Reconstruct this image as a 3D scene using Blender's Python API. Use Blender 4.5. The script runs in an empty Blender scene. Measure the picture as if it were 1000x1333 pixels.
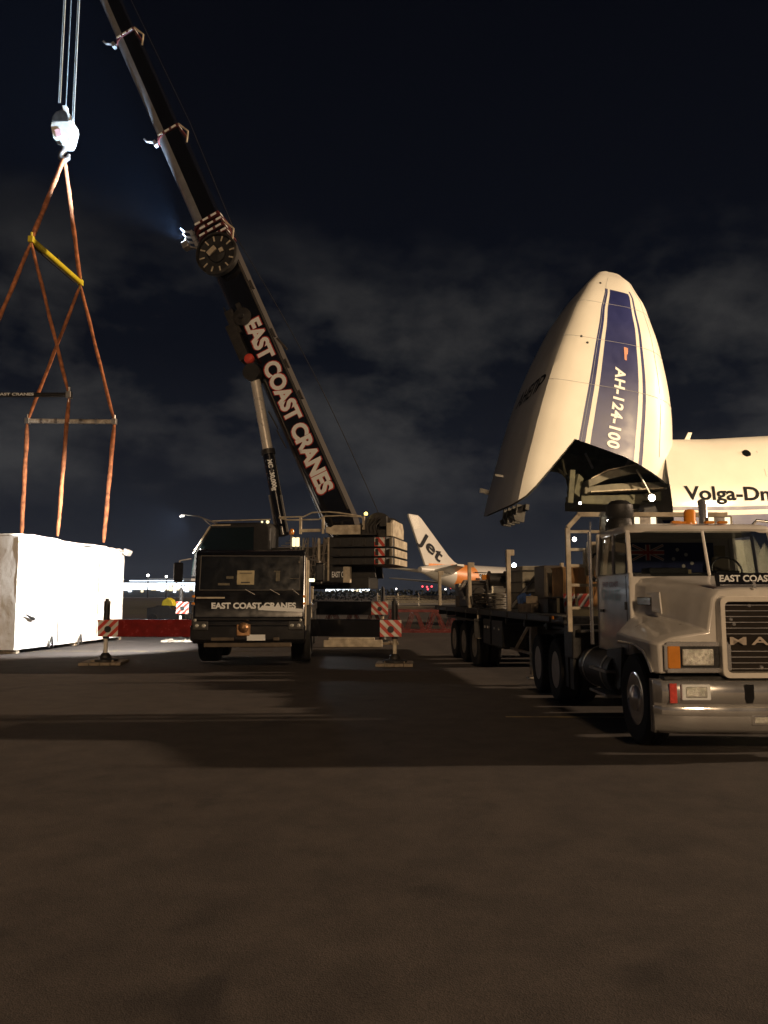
import bpy, bmesh, math, random
from mathutils import Vector as V, Matrix, noise
random.seed(7)
R = math.radians
S = bpy.context.scene
COL = S.collection

# ------------------------------------------------------------------ camera
EYE = 1.7
F, PITCH = 1001.0, math.atan((774 - 666.5) / 1001.0)
cd = bpy.data.cameras.new("camera")
cam = bpy.data.objects.new("camera", cd)
COL.objects.link(cam)
cam.location = (0, 0, EYE)
cam.rotation_euler = (math.pi / 2 + PITCH, 0, 0)
cd.sensor_fit = 'VERTICAL'
cd.sensor_height = 36
cd.lens = 36 * F / 1333
cd.clip_start = 0.1
cd.clip_end = 20000
S.camera = cam

# ------------------------------------------------------------------ view and engine
S.view_settings.view_transform = 'Standard'
S.view_settings.look = 'None'
S.view_settings.exposure = 0.0
S.view_settings.gamma = 1.0
S.render.engine = 'CYCLES'
S.cycles.use_denoising = True
S.cycles.max_bounces = 6
S.cycles.sample_clamp_indirect = 3.0

# ------------------------------------------------------------------ night sky
SUN_EL, SUN_AZ = R(17.5), R(3)          # elevation; angle behind the +x axis
W = bpy.data.worlds.new("World")
S.world = W
W.use_nodes = True
nt = W.node_tree
nt.nodes.clear()
def wn(t, **k):
    n = nt.nodes.new(t)
    for a, b in k.items():
        setattr(n, a, b)
    return n
def wl(a, b):
    nt.links.new(a, b)
tc = wn('ShaderNodeTexCoord')
sep = wn('ShaderNodeSeparateXYZ')
wl(tc.outputs['Generated'], sep.inputs[0])
ramp = wn('ShaderNodeValToRGB')          # vertical gradient of the real sky dome
wl(sep.outputs['Z'], ramp.inputs[0])
e = ramp.color_ramp.elements
e[0].position = 0.0; e[0].color = (0.0130, 0.0138, 0.0185, 1)
e[1].position = 0.75; e[1].color = (0.0009, 0.0012, 0.0030, 1)
k = e.new(0.10); k.color = (0.0082, 0.0092, 0.0138, 1)
k = e.new(0.30); k.color = (0.0022, 0.0030, 0.0062, 1)
mp = wn('ShaderNodeMapping')
mp.inputs['Scale'].default_value = (1.0, 1.0, 1.7)
mp.inputs['Location'].default_value = (2.8, 1.7, 0.1)
wl(tc.outputs['Generated'], mp.inputs[0])
n1 = wn('ShaderNodeTexNoise')
n1.inputs['Scale'].default_value = 3.8
n1.inputs['Detail'].default_value = 7
n1.inputs['Roughness'].default_value = 0.6
n1.inputs['Distortion'].default_value = 0.1
wl(mp.outputs[0], n1.inputs[0])
cr = wn('ShaderNodeValToRGB')
cr.color_ramp.elements[0].position = 0.47
cr.color_ramp.elements[1].position = 0.66
wl(n1.outputs['Fac'], cr.inputs[0])
band = wn('ShaderNodeValToRGB')          # clouds sit low above the horizon
b = band.color_ramp.elements
b[0].position = 0.06; b[0].color = (0.05, 0.05, 0.05, 1)
b[1].position = 0.47; b[1].color = (0, 0, 0, 1)
k = b.new(0.15); k.color = (0.8, 0.8, 0.8, 1)
k = b.new(0.33); k.color = (0.85, 0.85, 0.85, 1)
wl(sep.outputs['Z'], band.inputs[0])
mx = wn('ShaderNodeMath', operation='MULTIPLY')
wl(cr.outputs[0], mx.inputs[0]); wl(band.outputs[0], mx.inputs[1])
mix = wn('ShaderNodeMixRGB', blend_type='ADD')
mix.inputs[2].default_value = (0.0350, 0.0335, 0.0300, 1)
wl(mx.outputs[0], mix.inputs[0]); wl(ramp.outputs[0], mix.inputs[1])
bg = wn('ShaderNodeBackground')
bg.inputs['Strength'].default_value = 1.0
wl(mix.outputs[0], bg.inputs['Color'])
wo = wn('ShaderNodeOutputWorld')
wl(bg.outputs[0], wo.inputs['Surface'])

# ------------------------------------------------------------------ lights
def aim(o, target):
    d = V(target) - o.location
    o.rotation_euler = d.to_track_quat('-Z', 'Y').to_euler()
def lamp(name, kind, loc, target, energy, color, size=0.1, spot=None, blend=0.4):
    l = bpy.data.lights.new(name, kind)
    l.energy = energy
    l.color = color
    if kind == 'SUN':
        l.angle = size
    else:
        l.shadow_soft_size = size
    if spot:
        l.spot_size = R(spot); l.spot_blend = blend
    o = bpy.data.objects.new(name, l)
    COL.objects.link(o)
    o.location = loc
    aim(o, target)
    return o
WARM = (1.0, 0.70, 0.42)
sd = V((math.cos(SUN_AZ) * math.cos(SUN_EL), math.sin(SUN_AZ) * math.cos(SUN_EL), math.sin(SUN_EL)))
lamp('sun', 'SUN', sd * 100, (0, 0, 0), 3.3, (1.0, 0.72, 0.48), R(1.6))
# apron mast behind the photographer, mast in front of the freighter, the crane's own work lamps
lamp('apron_mast_light', 'POINT', (7, -50, 21), (0, 20, 0), 64000, (1.0, 0.68, 0.40), 2.2)
lamp('freighter_mast_light', 'SPOT', (40, 2, 17), (20, 41, 7), 120000, (1.0, 0.72, 0.42), 0.5, 42, 0.5)
lamp('crane_work_light', 'SPOT', (-5.6, 21.6, 3.9), (-10.6, 25.6, 1.3), 7000, (1.0, 0.98, 0.95), 0.12, 100, 0.6)

# ------------------------------------------------------------------ materials
def mat(name, col, rough=0.6, metal=0.0, var=0.15, scale=6.0, bump=0.0, bscale=None, coat=0.0, emit=None, es=1.0, trans=0.0, dirt=None, spec=0.5):
    m = bpy.data.materials.new(name)
    m.use_nodes = True
    t = m.node_tree
    p = t.nodes['Principled BSDF']
    p.inputs['Roughness'].default_value = rough
    p.inputs['Metallic'].default_value = metal
    p.inputs['Coat Weight'].default_value = coat
    p.inputs['Coat Roughness'].default_value = 0.08
    p.inputs['Specular IOR Level'].default_value = spec
    if trans:
        p.inputs['Transmission Weight'].default_value = trans
    g = t.nodes.new('ShaderNodeTexCoord')
    n = t.nodes.new('ShaderNodeTexNoise')
    n.inputs['Scale'].default_value = scale
    n.inputs['Detail'].default_value = 6
    t.links.new(g.outputs['Object'], n.inputs[0])
    r = t.nodes.new('ShaderNodeValToRGB')
    r.color_ramp.elements[0].position = 0.3
    r.color_ramp.elements[1].position = 0.72
    c = V(col)
    lo = c * (1 - var)
    hi = c * (1 + var)
    if dirt:
        lo = V(dirt)
    r.color_ramp.elements[0].color = (*lo, 1)
    r.color_ramp.elements[1].color = (min(hi[0], .92), min(hi[1], .92), min(hi[2], .92), 1)
    t.links.new(n.outputs['Fac'], r.inputs[0])
    t.links.new(r.outputs[0], p.inputs['Base Color'])
    rr = t.nodes.new('ShaderNodeMapRange')
    rr.inputs['To Min'].default_value = max(0.02, rough - 0.12 * (rough > .1))
    rr.inputs['To Max'].default_value = min(1, rough + 0.12)
    t.links.new(n.outputs['Fac'], rr.inputs[0])
    t.links.new(rr.outputs[0], p.inputs['Roughness'])
    if bump:
        n2 = t.nodes.new('ShaderNodeTexNoise')
        n2.inputs['Scale'].default_value = bscale or scale * 4
        n2.inputs['Detail'].default_value = 5
        t.links.new(g.outputs['Object'], n2.inputs[0])
        bp = t.nodes.new('ShaderNodeBump')
        bp.inputs['Strength'].default_value = bump
        bp.inputs['Distance'].default_value = 0.03
        t.links.new(n2.outputs['Fac'], bp.inputs['Height'])
        t.links.new(bp.outputs[0], p.inputs['Normal'])
    if emit:
        p.inputs['Emission Color'].default_value = (*emit, 1)
        p.inputs['Emission Strength'].default_value = es
    return m

BLACK = mat('black_paint', (0.006, 0.006, 0.007), 0.2, coat=0.5, var=.15)
BLACKM = mat('matte_black_steel', (0.016, 0.015, 0.014), 0.5, var=.5, scale=9, bump=.2)
DARK = mat('greasy_dark_steel', (0.03, 0.027, 0.024), 0.5, metal=.3, var=.5, scale=7, bump=.3)
GREYM = mat('floodlit_boom_grey', (0.20, 0.20, 0.21), 0.35, var=.2, scale=3, coat=.3)
TAN = mat('pale_cream_steel', (0.62, 0.55, 0.42), 0.5, var=.18, scale=5, dirt=(.34, .28, .2))
CREAM = mat('cream_lettering', (0.88, 0.91, 0.91), 0.4, var=.01)
REDL = mat('red_lettering', (0.45, 0.03, 0.02), 0.5, var=.1)
FLANGE = mat('brown_flange', (0.035, 0.028, 0.022), 0.7, var=.3, scale=5)  # boom top face and edge trim, browner than the black sides
REDP = mat('dark_red_paint', (0.22, 0.012, 0.008), 0.25, coat=.6, var=.3)
RUBBER = mat('tyre_rubber', (0.018, 0.017, 0.016), 0.85, var=.4, scale=14, bump=.4)
CHROME = mat('chrome', (0.85, 0.84, 0.82), 0.2, metal=.85, var=.08)
STEEL = mat('worn_steel', (0.42, 0.40, 0.38), 0.38, metal=.8, var=.25, scale=8, bump=.1)
GLASS = mat('dark_glass', (0.006, 0.007, 0.008), 0.06, var=.1, spec=.7)
CABG = mat('greenish_cab_glass', (0.008, 0.014, 0.013), 0.05, var=.1, spec=.8)
SILVER = mat('pale_silver_truck_paint', (0.72, 0.69, 0.64), 0.32, var=.04, scale=3.5, coat=.5, dirt=(.58, .55, .50))
CABIN = mat('cab_lining', (0.10, 0.085, 0.065), 0.8, var=.3)
BEIGE = mat('beige_lining', (0.42, 0.36, 0.22), 0.8, var=.2)
AMBER = mat('amber_lens', (0.75, 0.27, 0.03), 0.25, var=.15, coat=.5)
LENS = mat('clear_lamp_lens', (0.72, 0.70, 0.62), 0.12, metal=.6, var=.3, scale=26, bump=.4)
REDLENS = mat('red_reflector', (0.7, 0.08, 0.06), 0.3, var=.2, scale=30)
WOOD = mat('plywood', (0.40, 0.24, 0.10), 0.7, var=.35, scale=4, bump=.2)
TIMBER = mat('weathered_timber', (0.26, 0.21, 0.15), 0.8, var=.35, scale=9, bump=.4)
ROPE = mat('steel_rope', (0.42, 0.48, 0.50), 0.4, metal=.5, var=.2, scale=30, bump=.3)
SLING = mat('orange_brown_sling', (0.42, 0.15, 0.06), 0.85, var=.55, scale=5, bump=.4, bscale=30)
YEL = mat('yellow_paint', (0.75, 0.62, 0.03), 0.45, var=.15)
WHITE = mat('white_paint', (0.78, 0.76, 0.70), 0.45, var=.06, dirt=(.6, .57, .5))
OFFW = mat('chipped_white_paint', (0.62, 0.58, 0.50), 0.6, var=.1, scale=9, dirt=(.25, .2, .15))
WRAP = mat('white_plastic_wrap', (0.82, 0.80, 0.76), 0.5, var=.05, scale=1.2, bump=.5, bscale=2.2)
COLLAR = mat('deep_red_band', (0.10, 0.012, 0.010), 0.5, var=.3)
REDW = mat('signal_red', (0.62, 0.06, 0.035), 0.5, var=.15)
PLANE = mat('aircraft_white', (0.78, 0.75, 0.68), 0.4, var=.05, scale=.8, coat=.2, bump=.05, bscale=1.5)
PLANEG = mat('aircraft_grey_belly', (0.40, 0.41, 0.42), 0.45, var=.12, scale=1.0)
NAVY = mat('navy_stripe', (0.020, 0.026, 0.12), 0.4, var=.12, scale=1.5)
INNER = mat('olive_primer', (0.10, 0.10, 0.065), 0.7, var=.4, scale=2.5, bump=.3)
ORANGE = mat('orange_livery', (0.75, 0.26, 0.05), 0.45, var=.1)
CHAR = mat('charcoal_livery', (0.010, 0.010, 0.014), 0.7, spec=.15)
SILV = mat('silver_livery', (0.62, 0.60, 0.56), 0.35, var=.05, scale=.5, coat=.4)
BLUE = mat('blue_cloth', (0.03, 0.07, 0.20), 0.8, var=.3)
FABR = mat('grey_cloth', (0.18, 0.17, 0.15), 0.9, var=.4, scale=6, bump=.5)
def lit(name, c, s):
    return mat(name, c, .5, var=.02, emit=c, es=s)
LAMPW = lit('lit_white_lamp', (1.0, .96, .88), 14)
LAMPC = lit('lit_cream_lamp', (1.0, .86, .48), 1.5)
LAMPB = lit('lit_bluewhite_lamp', (.75, .87, 1.0), 5)
LAMPG = lit('lit_green_lamp', (.1, .9, .6), 1.5)
LAMPR = lit('lit_red_lamp', (1.0, .08, .10), 3)
LAMPY = lit('lit_yellow_lamp', (1.0, .75, .2), 3)
LITWIN = lit('lit_terminal_window', (.85, .93, 1.0), 3.2)

# ------------------------------------------------------------------ builder
SPLIT = {'white_band_mark', 'rope_fall', 'chest_strap', 'lashing_strap', 'cab_glimmer', 'skid', 'belly_bracket', 'window_pillar', 'ramp_hinge_arm', 'lifting_lug', 'deck_locker', 'mudguard', 'seat', 'fence_post', 'fence_louvre',
         'cab_step', 'tank_strap', 'machine_housing', 'trim_strip', 'chin_latch', 'roof_marker', 'cream_uprights', 'reflective_panel', 'rear_cab_window',
         'drum_stand', 'trailer_mudguard', 'crate_batten', 'bin_rib', 'sensor_port', 'turntable', 'painted_lit_edge', 'mudflap', 'rear_deck', 'locker_latch', 'visor_strut', 'skin_seam'}
class B:
    """collects shapes (authored in frame M, stored in world space) for ONE mesh object"""
    def __init__(s, M=None):
        s.bm = bmesh.new(); s.M = M or Matrix.Identity(4)
    def _v(s, pts):
        return [s.bm.verts.new(s.M @ V(p)) for p in pts]
    def face(s, vs, mi=0):
        try:
            f = s.bm.faces.new(vs); f.material_index = mi; return f
        except ValueError:
            return None
    def box(s, c, d, rot=None, mi=0, top=None):
        """c centre, d full sizes, rot = 3x3/4x4 local rotation, top = (sx, sy) scale of upper face"""
        x, y, z = d[0] / 2, d[1] / 2, d[2] / 2
        tx, ty = top or (1, 1)
        P = [(-x, -y, -z), (x, -y, -z), (x, y, -z), (-x, y, -z), (-x * tx, -y * ty, z), (x * tx, -y * ty, z), (x * tx, y * ty, z), (-x * tx, y * ty, z)]
        if rot is not None:
            P = [rot.to_3x3() @ V(p) for p in P]
        v = s._v([V(c) + V(p) for p in P])
        for q in ((3, 2, 1, 0), (4, 5, 6, 7), (0, 1, 5, 4), (1, 2, 6, 5), (2, 3, 7, 6), (3, 0, 4, 7)):
            s.face([v[i] for i in q], mi)
        return s
    def bar(s, p0, p1, w, h=None, up=(0, 0, 1), mi=0):
        """rectangular bar between two points"""
        p0, p1 = V(p0), V(p1); h = h or w
        a = (p1 - p0); L = a.length; a.normalize()
        b = a.cross(V(up))
        if b.length < 1e-4: b = a.cross(V((1, 0, 0)))
        b.normalize(); n = b.cross(a)
        m = Matrix((b, a, n)).transposed()
        return s.box((p0 + p1) / 2, (w, L, h), m, mi)
    def tube(s, pts, r, n=10, cap=True, mi=0):
        pts = [V(p) for p in pts]
        rs = r if isinstance(r, (list, tuple)) else [r] * len(pts)
        rings = []
        prev = None
        for i, p in enumerate(pts):
            d = (pts[min(i + 1, len(pts) - 1)] - pts[max(i - 1, 0)]).normalized()
            if prev is None:
                u = d.cross(V((0, 0, 1)))
                if u.length < .05: u = d.cross(V((0, 1, 0)))
                u.normalize()
            else:
                u = (prev - d * prev.dot(d)).normalized()
            prev = u
            w = d.cross(u)
            rings.append([p + (u * math.cos(2 * math.pi * k / n) + w * math.sin(2 * math.pi * k / n)) * rs[i] for k in range(n)])
        return s.loft(rings, cap=cap, mi=mi)
    def cyl(s, p0, p1, r, r1=None, n=20, mi=0):
        return s.tube([p0, p1], [r, r if r1 is None else r1], n, True, mi)
    def loft(s, rings, closed=True, cap=True, mi=0, mats=None):
        vs = [s._v(r) for r in rings]
        n = len(vs[0])
        for i in range(len(vs) - 1):
            for j in range(n if closed else n - 1):
                k = (j + 1) % n
                s.face([vs[i][j], vs[i][k], vs[i + 1][k], vs[i + 1][j]], mats(i, j) if mats else mi)
        if cap and closed:
            s.face(list(reversed(vs[0])), mi); s.face(vs[-1], mi)
        return s
    def prism(s, pts, o, ux, uy, un, d, mi=0):
        """polygon pts (a,b) in the plane o + a*ux + b*uy, extruded by d along un"""
        o, ux, uy, un = V(o), V(ux), V(uy), V(un)
        A = [o + ux * a + uy * b for a, b in pts]
        return s.loft([A, [p + un * d for p in A]], mi=mi)
    def lathe(s, prof, o, axis, n=28, mi=0, mats=None):
        """prof list of (radius, distance along axis)"""
        o, a = V(o), V(axis).normalized()
        u = a.cross(V((0, 0, 1)))
        if u.length < .05: u = a.cross(V((1, 0, 0)))
        u.normalize(); w = a.cross(u)
        rings = [[o + a * h + (u * math.cos(2 * math.pi * k / n) + w * math.sin(2 * math.pi * k / n)) * max(r, 1e-4) for k in range(n)] for r, h in prof]
        return s.loft(rings, cap=True, mi=mi, mats=mats)
    def islands(s):
        seen, out = set(), []
        for v in s.bm.verts:
            if v in seen: continue
            st, grp = [v], set()
            while st:
                q = st.pop()
                if q in grp: continue
                grp.add(q)
                st += [e_.other_vert(q) for e_ in q.link_edges]
            seen |= grp; out.append(grp)
        return out
    def done(s, name, m, parent=None, bevel=0.0, smooth=None, solid=0.0):
        bm = s.bm
        if name in SPLIT:                       # separate pieces become separate parts
            isl = s.islands()
            if len(isl) > 1:
                bm.verts.index_update()
                groups = [sorted(v.index for v in g) for g in isl]
                o = None
                for g in groups:
                    q = B(); keep = set(g)
                    q.bm = bm.copy()
                    bmesh.ops.delete(q.bm, geom=[v for v in q.bm.verts if v.index not in keep], context='VERTS')
                    o = q.done_one(name, m, parent, bevel, smooth, solid)
                bm.free()
                return o
        return s.done_one(name, m, parent, bevel, smooth, solid)
    def done_one(s, name, m, parent=None, bevel=0.0, smooth=None, solid=0.0):
        bm = s.bm
        bmesh.ops.recalc_face_normals(bm, faces=bm.faces)
        root = parent
        while root is not None and root.parent is not None:
            root = root.parent
        if root is not None:
            bm.transform(root_world(root).inverted())
        me = bpy.data.meshes.new(name)
        bm.to_mesh(me); bm.free()
        for q in (m if isinstance(m, (list, tuple)) else [m]):
            me.materials.append(q)
        o = bpy.data.objects.new(name, me)
        COL.objects.link(o)
        if parent is not None: o.parent = parent
        if solid:
            q = o.modifiers.new('solid', 'SOLIDIFY'); q.thickness = solid; q.offset = 0
        if bevel:
            q = o.modifiers.new('bevel', 'BEVEL'); q.width = bevel; q.segments = 2; q.limit_method = 'ANGLE'; q.angle_limit = R(40)
        if smooth is not None:
            me.shade_smooth()
            try:
                me.set_sharp_from_angle(angle=R(smooth))
            except Exception: pass
        return o
def root_world(o):
    return Matrix.Translation(o.location) @ o.rotation_euler.to_matrix().to_4x4()
def tag(o, label=None, cat=None, group=None, kind=None):
    if label: o['label'] = label
    if cat: o['category'] = cat
    if group: o['group'] = group
    if kind: o['kind'] = kind
    return o
def thing(name, label, cat, loc=(0, 0, 0), group=None):
    o = bpy.data.objects.new(name, None)
    COL.objects.link(o); o.location = loc; o.empty_display_size = .2
    return tag(o, label, cat, group)
def frame(loc, rz=0.0):
    return Matrix.Translation(V(loc)) @ Matrix.Rotation(rz, 4, 'Z')
def at(u, v, D):
    """world point on the line of sight of a 1000 x 1333 pixel, at distance D"""
    a, b = (u - 500) / F, (666.5 - v) / F
    dy = math.cos(PITCH) - b * math.sin(PITCH); dz = math.sin(PITCH) + b * math.cos(PITCH)
    return V((a * D / dy, D, EYE + dz * D / dy))
def fontmesh(txt, bold=0.0, shear=0.0, spacing=1.0):
    c = bpy.data.curves.new('lettering', 'FONT')
    c.body = txt; c.size = 1; c.offset = bold; c.shear = shear; c.resolution_u = 4; c.space_character = spacing
    o = bpy.data.objects.new('lettering', c)
    COL.objects.link(o)
    bpy.context.view_layer.update()
    me = o.evaluated_get(bpy.context.evaluated_depsgraph_get()).to_mesh()
    vs = [v.co.copy() for v in me.vertices]; fs = [tuple(p.vertices) for p in me.polygons]
    o.to_mesh_clear()
    bpy.data.objects.remove(o); bpy.data.curves.remove(c)
    x0 = min(v.x for v in vs); x1 = max(v.x for v in vs); y0 = min(v.y for v in vs); y1 = max(v.y for v in vs)
    return [((v.x - x0) / (x1 - x0), (v.y - y0) / (y1 - y0)) for v in vs], fs
def text(b, txt, o, ux, uy, w, h, bold=0.02, shear=0, fn=None, pad=0.0, spacing=1.0):
    """lettering of width w and height h with its lower left corner at o"""
    vs, fs = fontmesh(txt, bold, shear, spacing)
    o, ux, uy = V(o), V(ux).normalized(), V(uy).normalized()
    pts = []
    for a, c in vs:
        a2, c2 = a * (w + 2 * pad) - pad, c * (h + 2 * pad) - pad
        pts.append(fn(a2, c2) if fn else o + ux * a2 + uy * c2)
    q = b._v(pts)
    for f in fs: b.face([q[i] for i in f])
    return b

# ------------------------------------------------------------------ ground
def sheet(name, pts, z, m, label=None):
    b = B()
    b.face(b._v([(x, y, z) for x, y in pts]))
    return tag(b.done(name, m), kind='structure')
def asphalt():
    m = bpy.data.materials.new('asphalt'); m.use_nodes = True
    t = m.node_tree; p = t.nodes['Principled BSDF']; L = t.links.new
    g = t.nodes.new('ShaderNodeTexCoord')
    def no(sc, d=6, ro=.55):
        n = t.nodes.new('ShaderNodeTexNoise'); n.inputs['Scale'].default_value = sc; n.inputs['Detail'].default_value = d; n.inputs['Roughness'].default_value = ro
        L(g.outputs['Object'], n.inputs[0]); return n
    big, mid, fine = no(.22), no(2.4, 8, .65), no(75, 4, .7)
    r1 = t.nodes.new('ShaderNodeValToRGB'); L(big.outputs[0], r1.inputs[0])
    r1.color_ramp.elements[0].position = .35; r1.color_ramp.elements[0].color = (.055, .047, .043, 1)
    r1.color_ramp.elements[1].position = .68; r1.color_ramp.elements[1].color = (.074, .062, .055, 1)
    r2 = t.nodes.new('ShaderNodeValToRGB'); L(mid.outputs[0], r2.inputs[0])
    r2.color_ramp.elements[0].position = .34; r2.color_ramp.elements[0].color = (.74, .74, .75, 1)
    r2.color_ramp.elements[1].position = .62; r2.color_ramp.elements[1].color = (1.08, 1.07, 1.05, 1)
    m1 = t.nodes.new('ShaderNodeMixRGB'); m1.blend_type = 'MULTIPLY'; m1.inputs[0].default_value = 1
    L(r1.outputs[0], m1.inputs[1]); L(r2.outputs[0], m1.inputs[2])
    vo = t.nodes.new('ShaderNodeTexVoronoi'); vo.inputs['Scale'].default_value = 130; L(g.outputs['Object'], vo.inputs[0])
    r3 = t.nodes.new('ShaderNodeValToRGB'); L(vo.outputs['Color'], r3.inputs[0])
    r3.color_ramp.elements[0].position = .1; r3.color_ramp.elements[0].color = (.62, .62, .62, 1)
    r3.color_ramp.elements[1].position = .95; r3.color_ramp.elements[1].color = (1.55, 1.5, 1.45, 1)
    st = no(.9, 3, .5); st.inputs['Distortion'].default_value = 1.2
    r4 = t.nodes.new('ShaderNodeValToRGB'); L(st.outputs[0], r4.inputs[0])
    r4.color_ramp.elements[0].position = .60; r4.color_ramp.elements[0].color = (1, 1, 1, 1)
    r4.color_ramp.elements[1].position = .74; r4.color_ramp.elements[1].color = (.62, .63, .66, 1)
    m0 = t.nodes.new('ShaderNodeMixRGB'); m0.blend_type = 'MULTIPLY'; m0.inputs[0].default_value = 1
    L(m1.outputs[0], m0.inputs[1]); L(r4.outputs[0], m0.inputs[2]); m1 = m0
    m2 = t.nodes.new('ShaderNodeMixRGB'); m2.blend_type = 'MULTIPLY'; m2.inputs[0].default_value = .55
    L(m1.outputs[0], m2.inputs[1]); L(r3.outputs[0], m2.inputs[2])
    L(m2.outputs[0], p.inputs['Base Color'])
    p.inputs['Roughness'].default_value = .82
    p.inputs['Specular IOR Level'].default_value = .35
    ad = t.nodes.new('ShaderNodeMath'); ad.operation = 'MULTIPLY_ADD'
    L(fine.outputs[0], ad.inputs[0]); ad.inputs[1].default_value = .55; L(vo.outputs['Distance'], ad.inputs[2])
    bp = t.nodes.new('ShaderNodeBump'); bp.inputs['Strength'].default_value = .25; bp.inputs['Distance'].default_value = .008
    L(ad.outputs[0], bp.inputs['Height']); L(bp.outputs[0], p.inputs['Normal'])
    return m
ASPH = asphalt()
CONC = mat('apron_concrete', (0.26, 0.24, 0.20), .85, var=.15, scale=.3)
GRASS = mat('dry_night_grass', (0.055, 0.050, 0.028), .95, var=.4, scale=.15)
sheet('tarmac', [(-4000, -400), (4000, -400), (4000, 9000), (-4000, 9000)], 0, ASPH)
sheet('grass_field', [(-900, 62), (-9, 66), (-22, 215), (-900, 400)], .004, GRASS)
sheet('concrete_apron', [(-6, 92), (300, 92), (700, 214), (-14, 214)], .004, CONC)
LINE_TONE = mat('dull_yellow', (0.34, 0.26, 0.10), .7, var=.3, scale=5, dirt=(.12, .1, .07))
for pts in ([(1.7, 10.95), (9, 10.75), (9, 10.83), (1.7, 11.03)], [(-16, 23.6), (-4, 23.4), (-4, 23.5), (-16, 23.72)]):
    sheet('yellowish_line', pts, .004, LINE_TONE)  # thin dull yellow lines laid on the ground

# ------------------------------------------------------------------ wrapped cargo box
CARGO = thing('cargo_box', 'huge white wrapped cargo box standing on the tarmac under the crane slings', 'cargo box', (-12.2, 25.8, 0))
b = B()
c0, c1 = V((-10.57, 22.25, 0)), V((-9.91, 29.36, 0)); wd = V((-3.6, .35, 0))
def boxwall(p, q, n, flare=0):
    rows = []
    for j in range(9):
        z = .12 + (3.36 - .12) * j / 8
        row = []
        for i in range(n + 1):
            f = i / n
            pt = p.lerp(q, f)
            wob = .02 * noise.noise((pt.x * 1.3, pt.y * 1.3, z * 1.5)) + .012 * noise.noise((pt.x * 5, pt.y * 5, z * 4))
            out = V((1, 0, 0)) if abs((q - p).y) > 2 else V((0, -1, 0))
            zz = z + (  .04 * math.sin(f * 9) * max(0, (j - 6) / 2) if j > 6 else 0)
            row.append(pt + out * wob * (0 if j == 0 else 2) + V((0, 0, zz)))
        rows.append(row)
    return rows
for p, q, n in ((c0, c1, 30), (c0 + wd, c0, 18), (c1 + wd, c1, 12), (c0 + wd, c1 + wd, 12)):
    b.loft(boxwall(p, q, n), closed=False, cap=False)
b.done('wrapped_body', WRAP, CARGO, smooth=50)
b = B()
rows = []
for j in range(10):
    row = []
    for i in range(25):
        a, f = j / 9, i / 24
        p = c0.lerp(c1, f) + wd * a
        edge = min(a, 1 - a) * 2
        p.x += .07 * (1 - a) - .0
        z = 3.42 + .035 * math.sin(f * 9) * (1 - edge) + .12 * edge * noise.noise((p.x, p.y * .8, 0)) + .05 * noise.noise((p.x * 3, p.y * 3, 3)) - .10 * f + .07 * math.exp(-((f - .62) / .14) ** 2)
        row.append((p.x, p.y, z))
    rows.append(row)
b.loft(rows, closed=False, cap=False)
b.done('wrapped_lid', WRAP, CARGO, solid=.07, smooth=60)
b = B()
for f in (.33, .70):
    p = c0.lerp(c1, f) + V((.05, 0, 0)); b.bar(p + V((0, 0, .2)), p + V((.06, 0, 3.36)), .05, .012)
b.done('lashing_strap', mat('pale_strap', (.70, .66, .58), .7), CARGO)
b = B()
b.box(c1 + V((.1, .02, 3.3)), (.22, .5, .22), Matrix.Rotation(.5, 3, 'Y'))
b.done('loose_wrap_corner', WRAP, CARGO, bevel=.04)
b = B()
for f in (.02, .5, .98):
    p = c0.lerp(c1, f) + wd * .5
    b.box((p.x, p.y, .06), (3.5, .22, .12))
b.done('skid', TIMBER, CARGO, bevel=.01)
for f, z, kind in ((.1, 1.0, 0), (.26, .28, 1), (.52, .26, 1)):
    p = c0.lerp(c1, f) + V((.07, 0, z))
    b = B()
    if kind == 0:
        b.tube([p + V((0, -.35, .12)), p + V((.03, 0, 0)), p + V((.02, .12, -.02))], [.015, .05, .05], 8)
    else:
        b.tube([p + V((.02, -.16, -.2)), p + V((.05, -.02, .12)), p + V((.02, .14, -.2))], .03, 8)
        b.tube([p + V((.02, -.1, -.05)), p + V((.02, .1, -.05))], .022, 8)
    b.done('lashing_shackle', DARK, CARGO)

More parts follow.
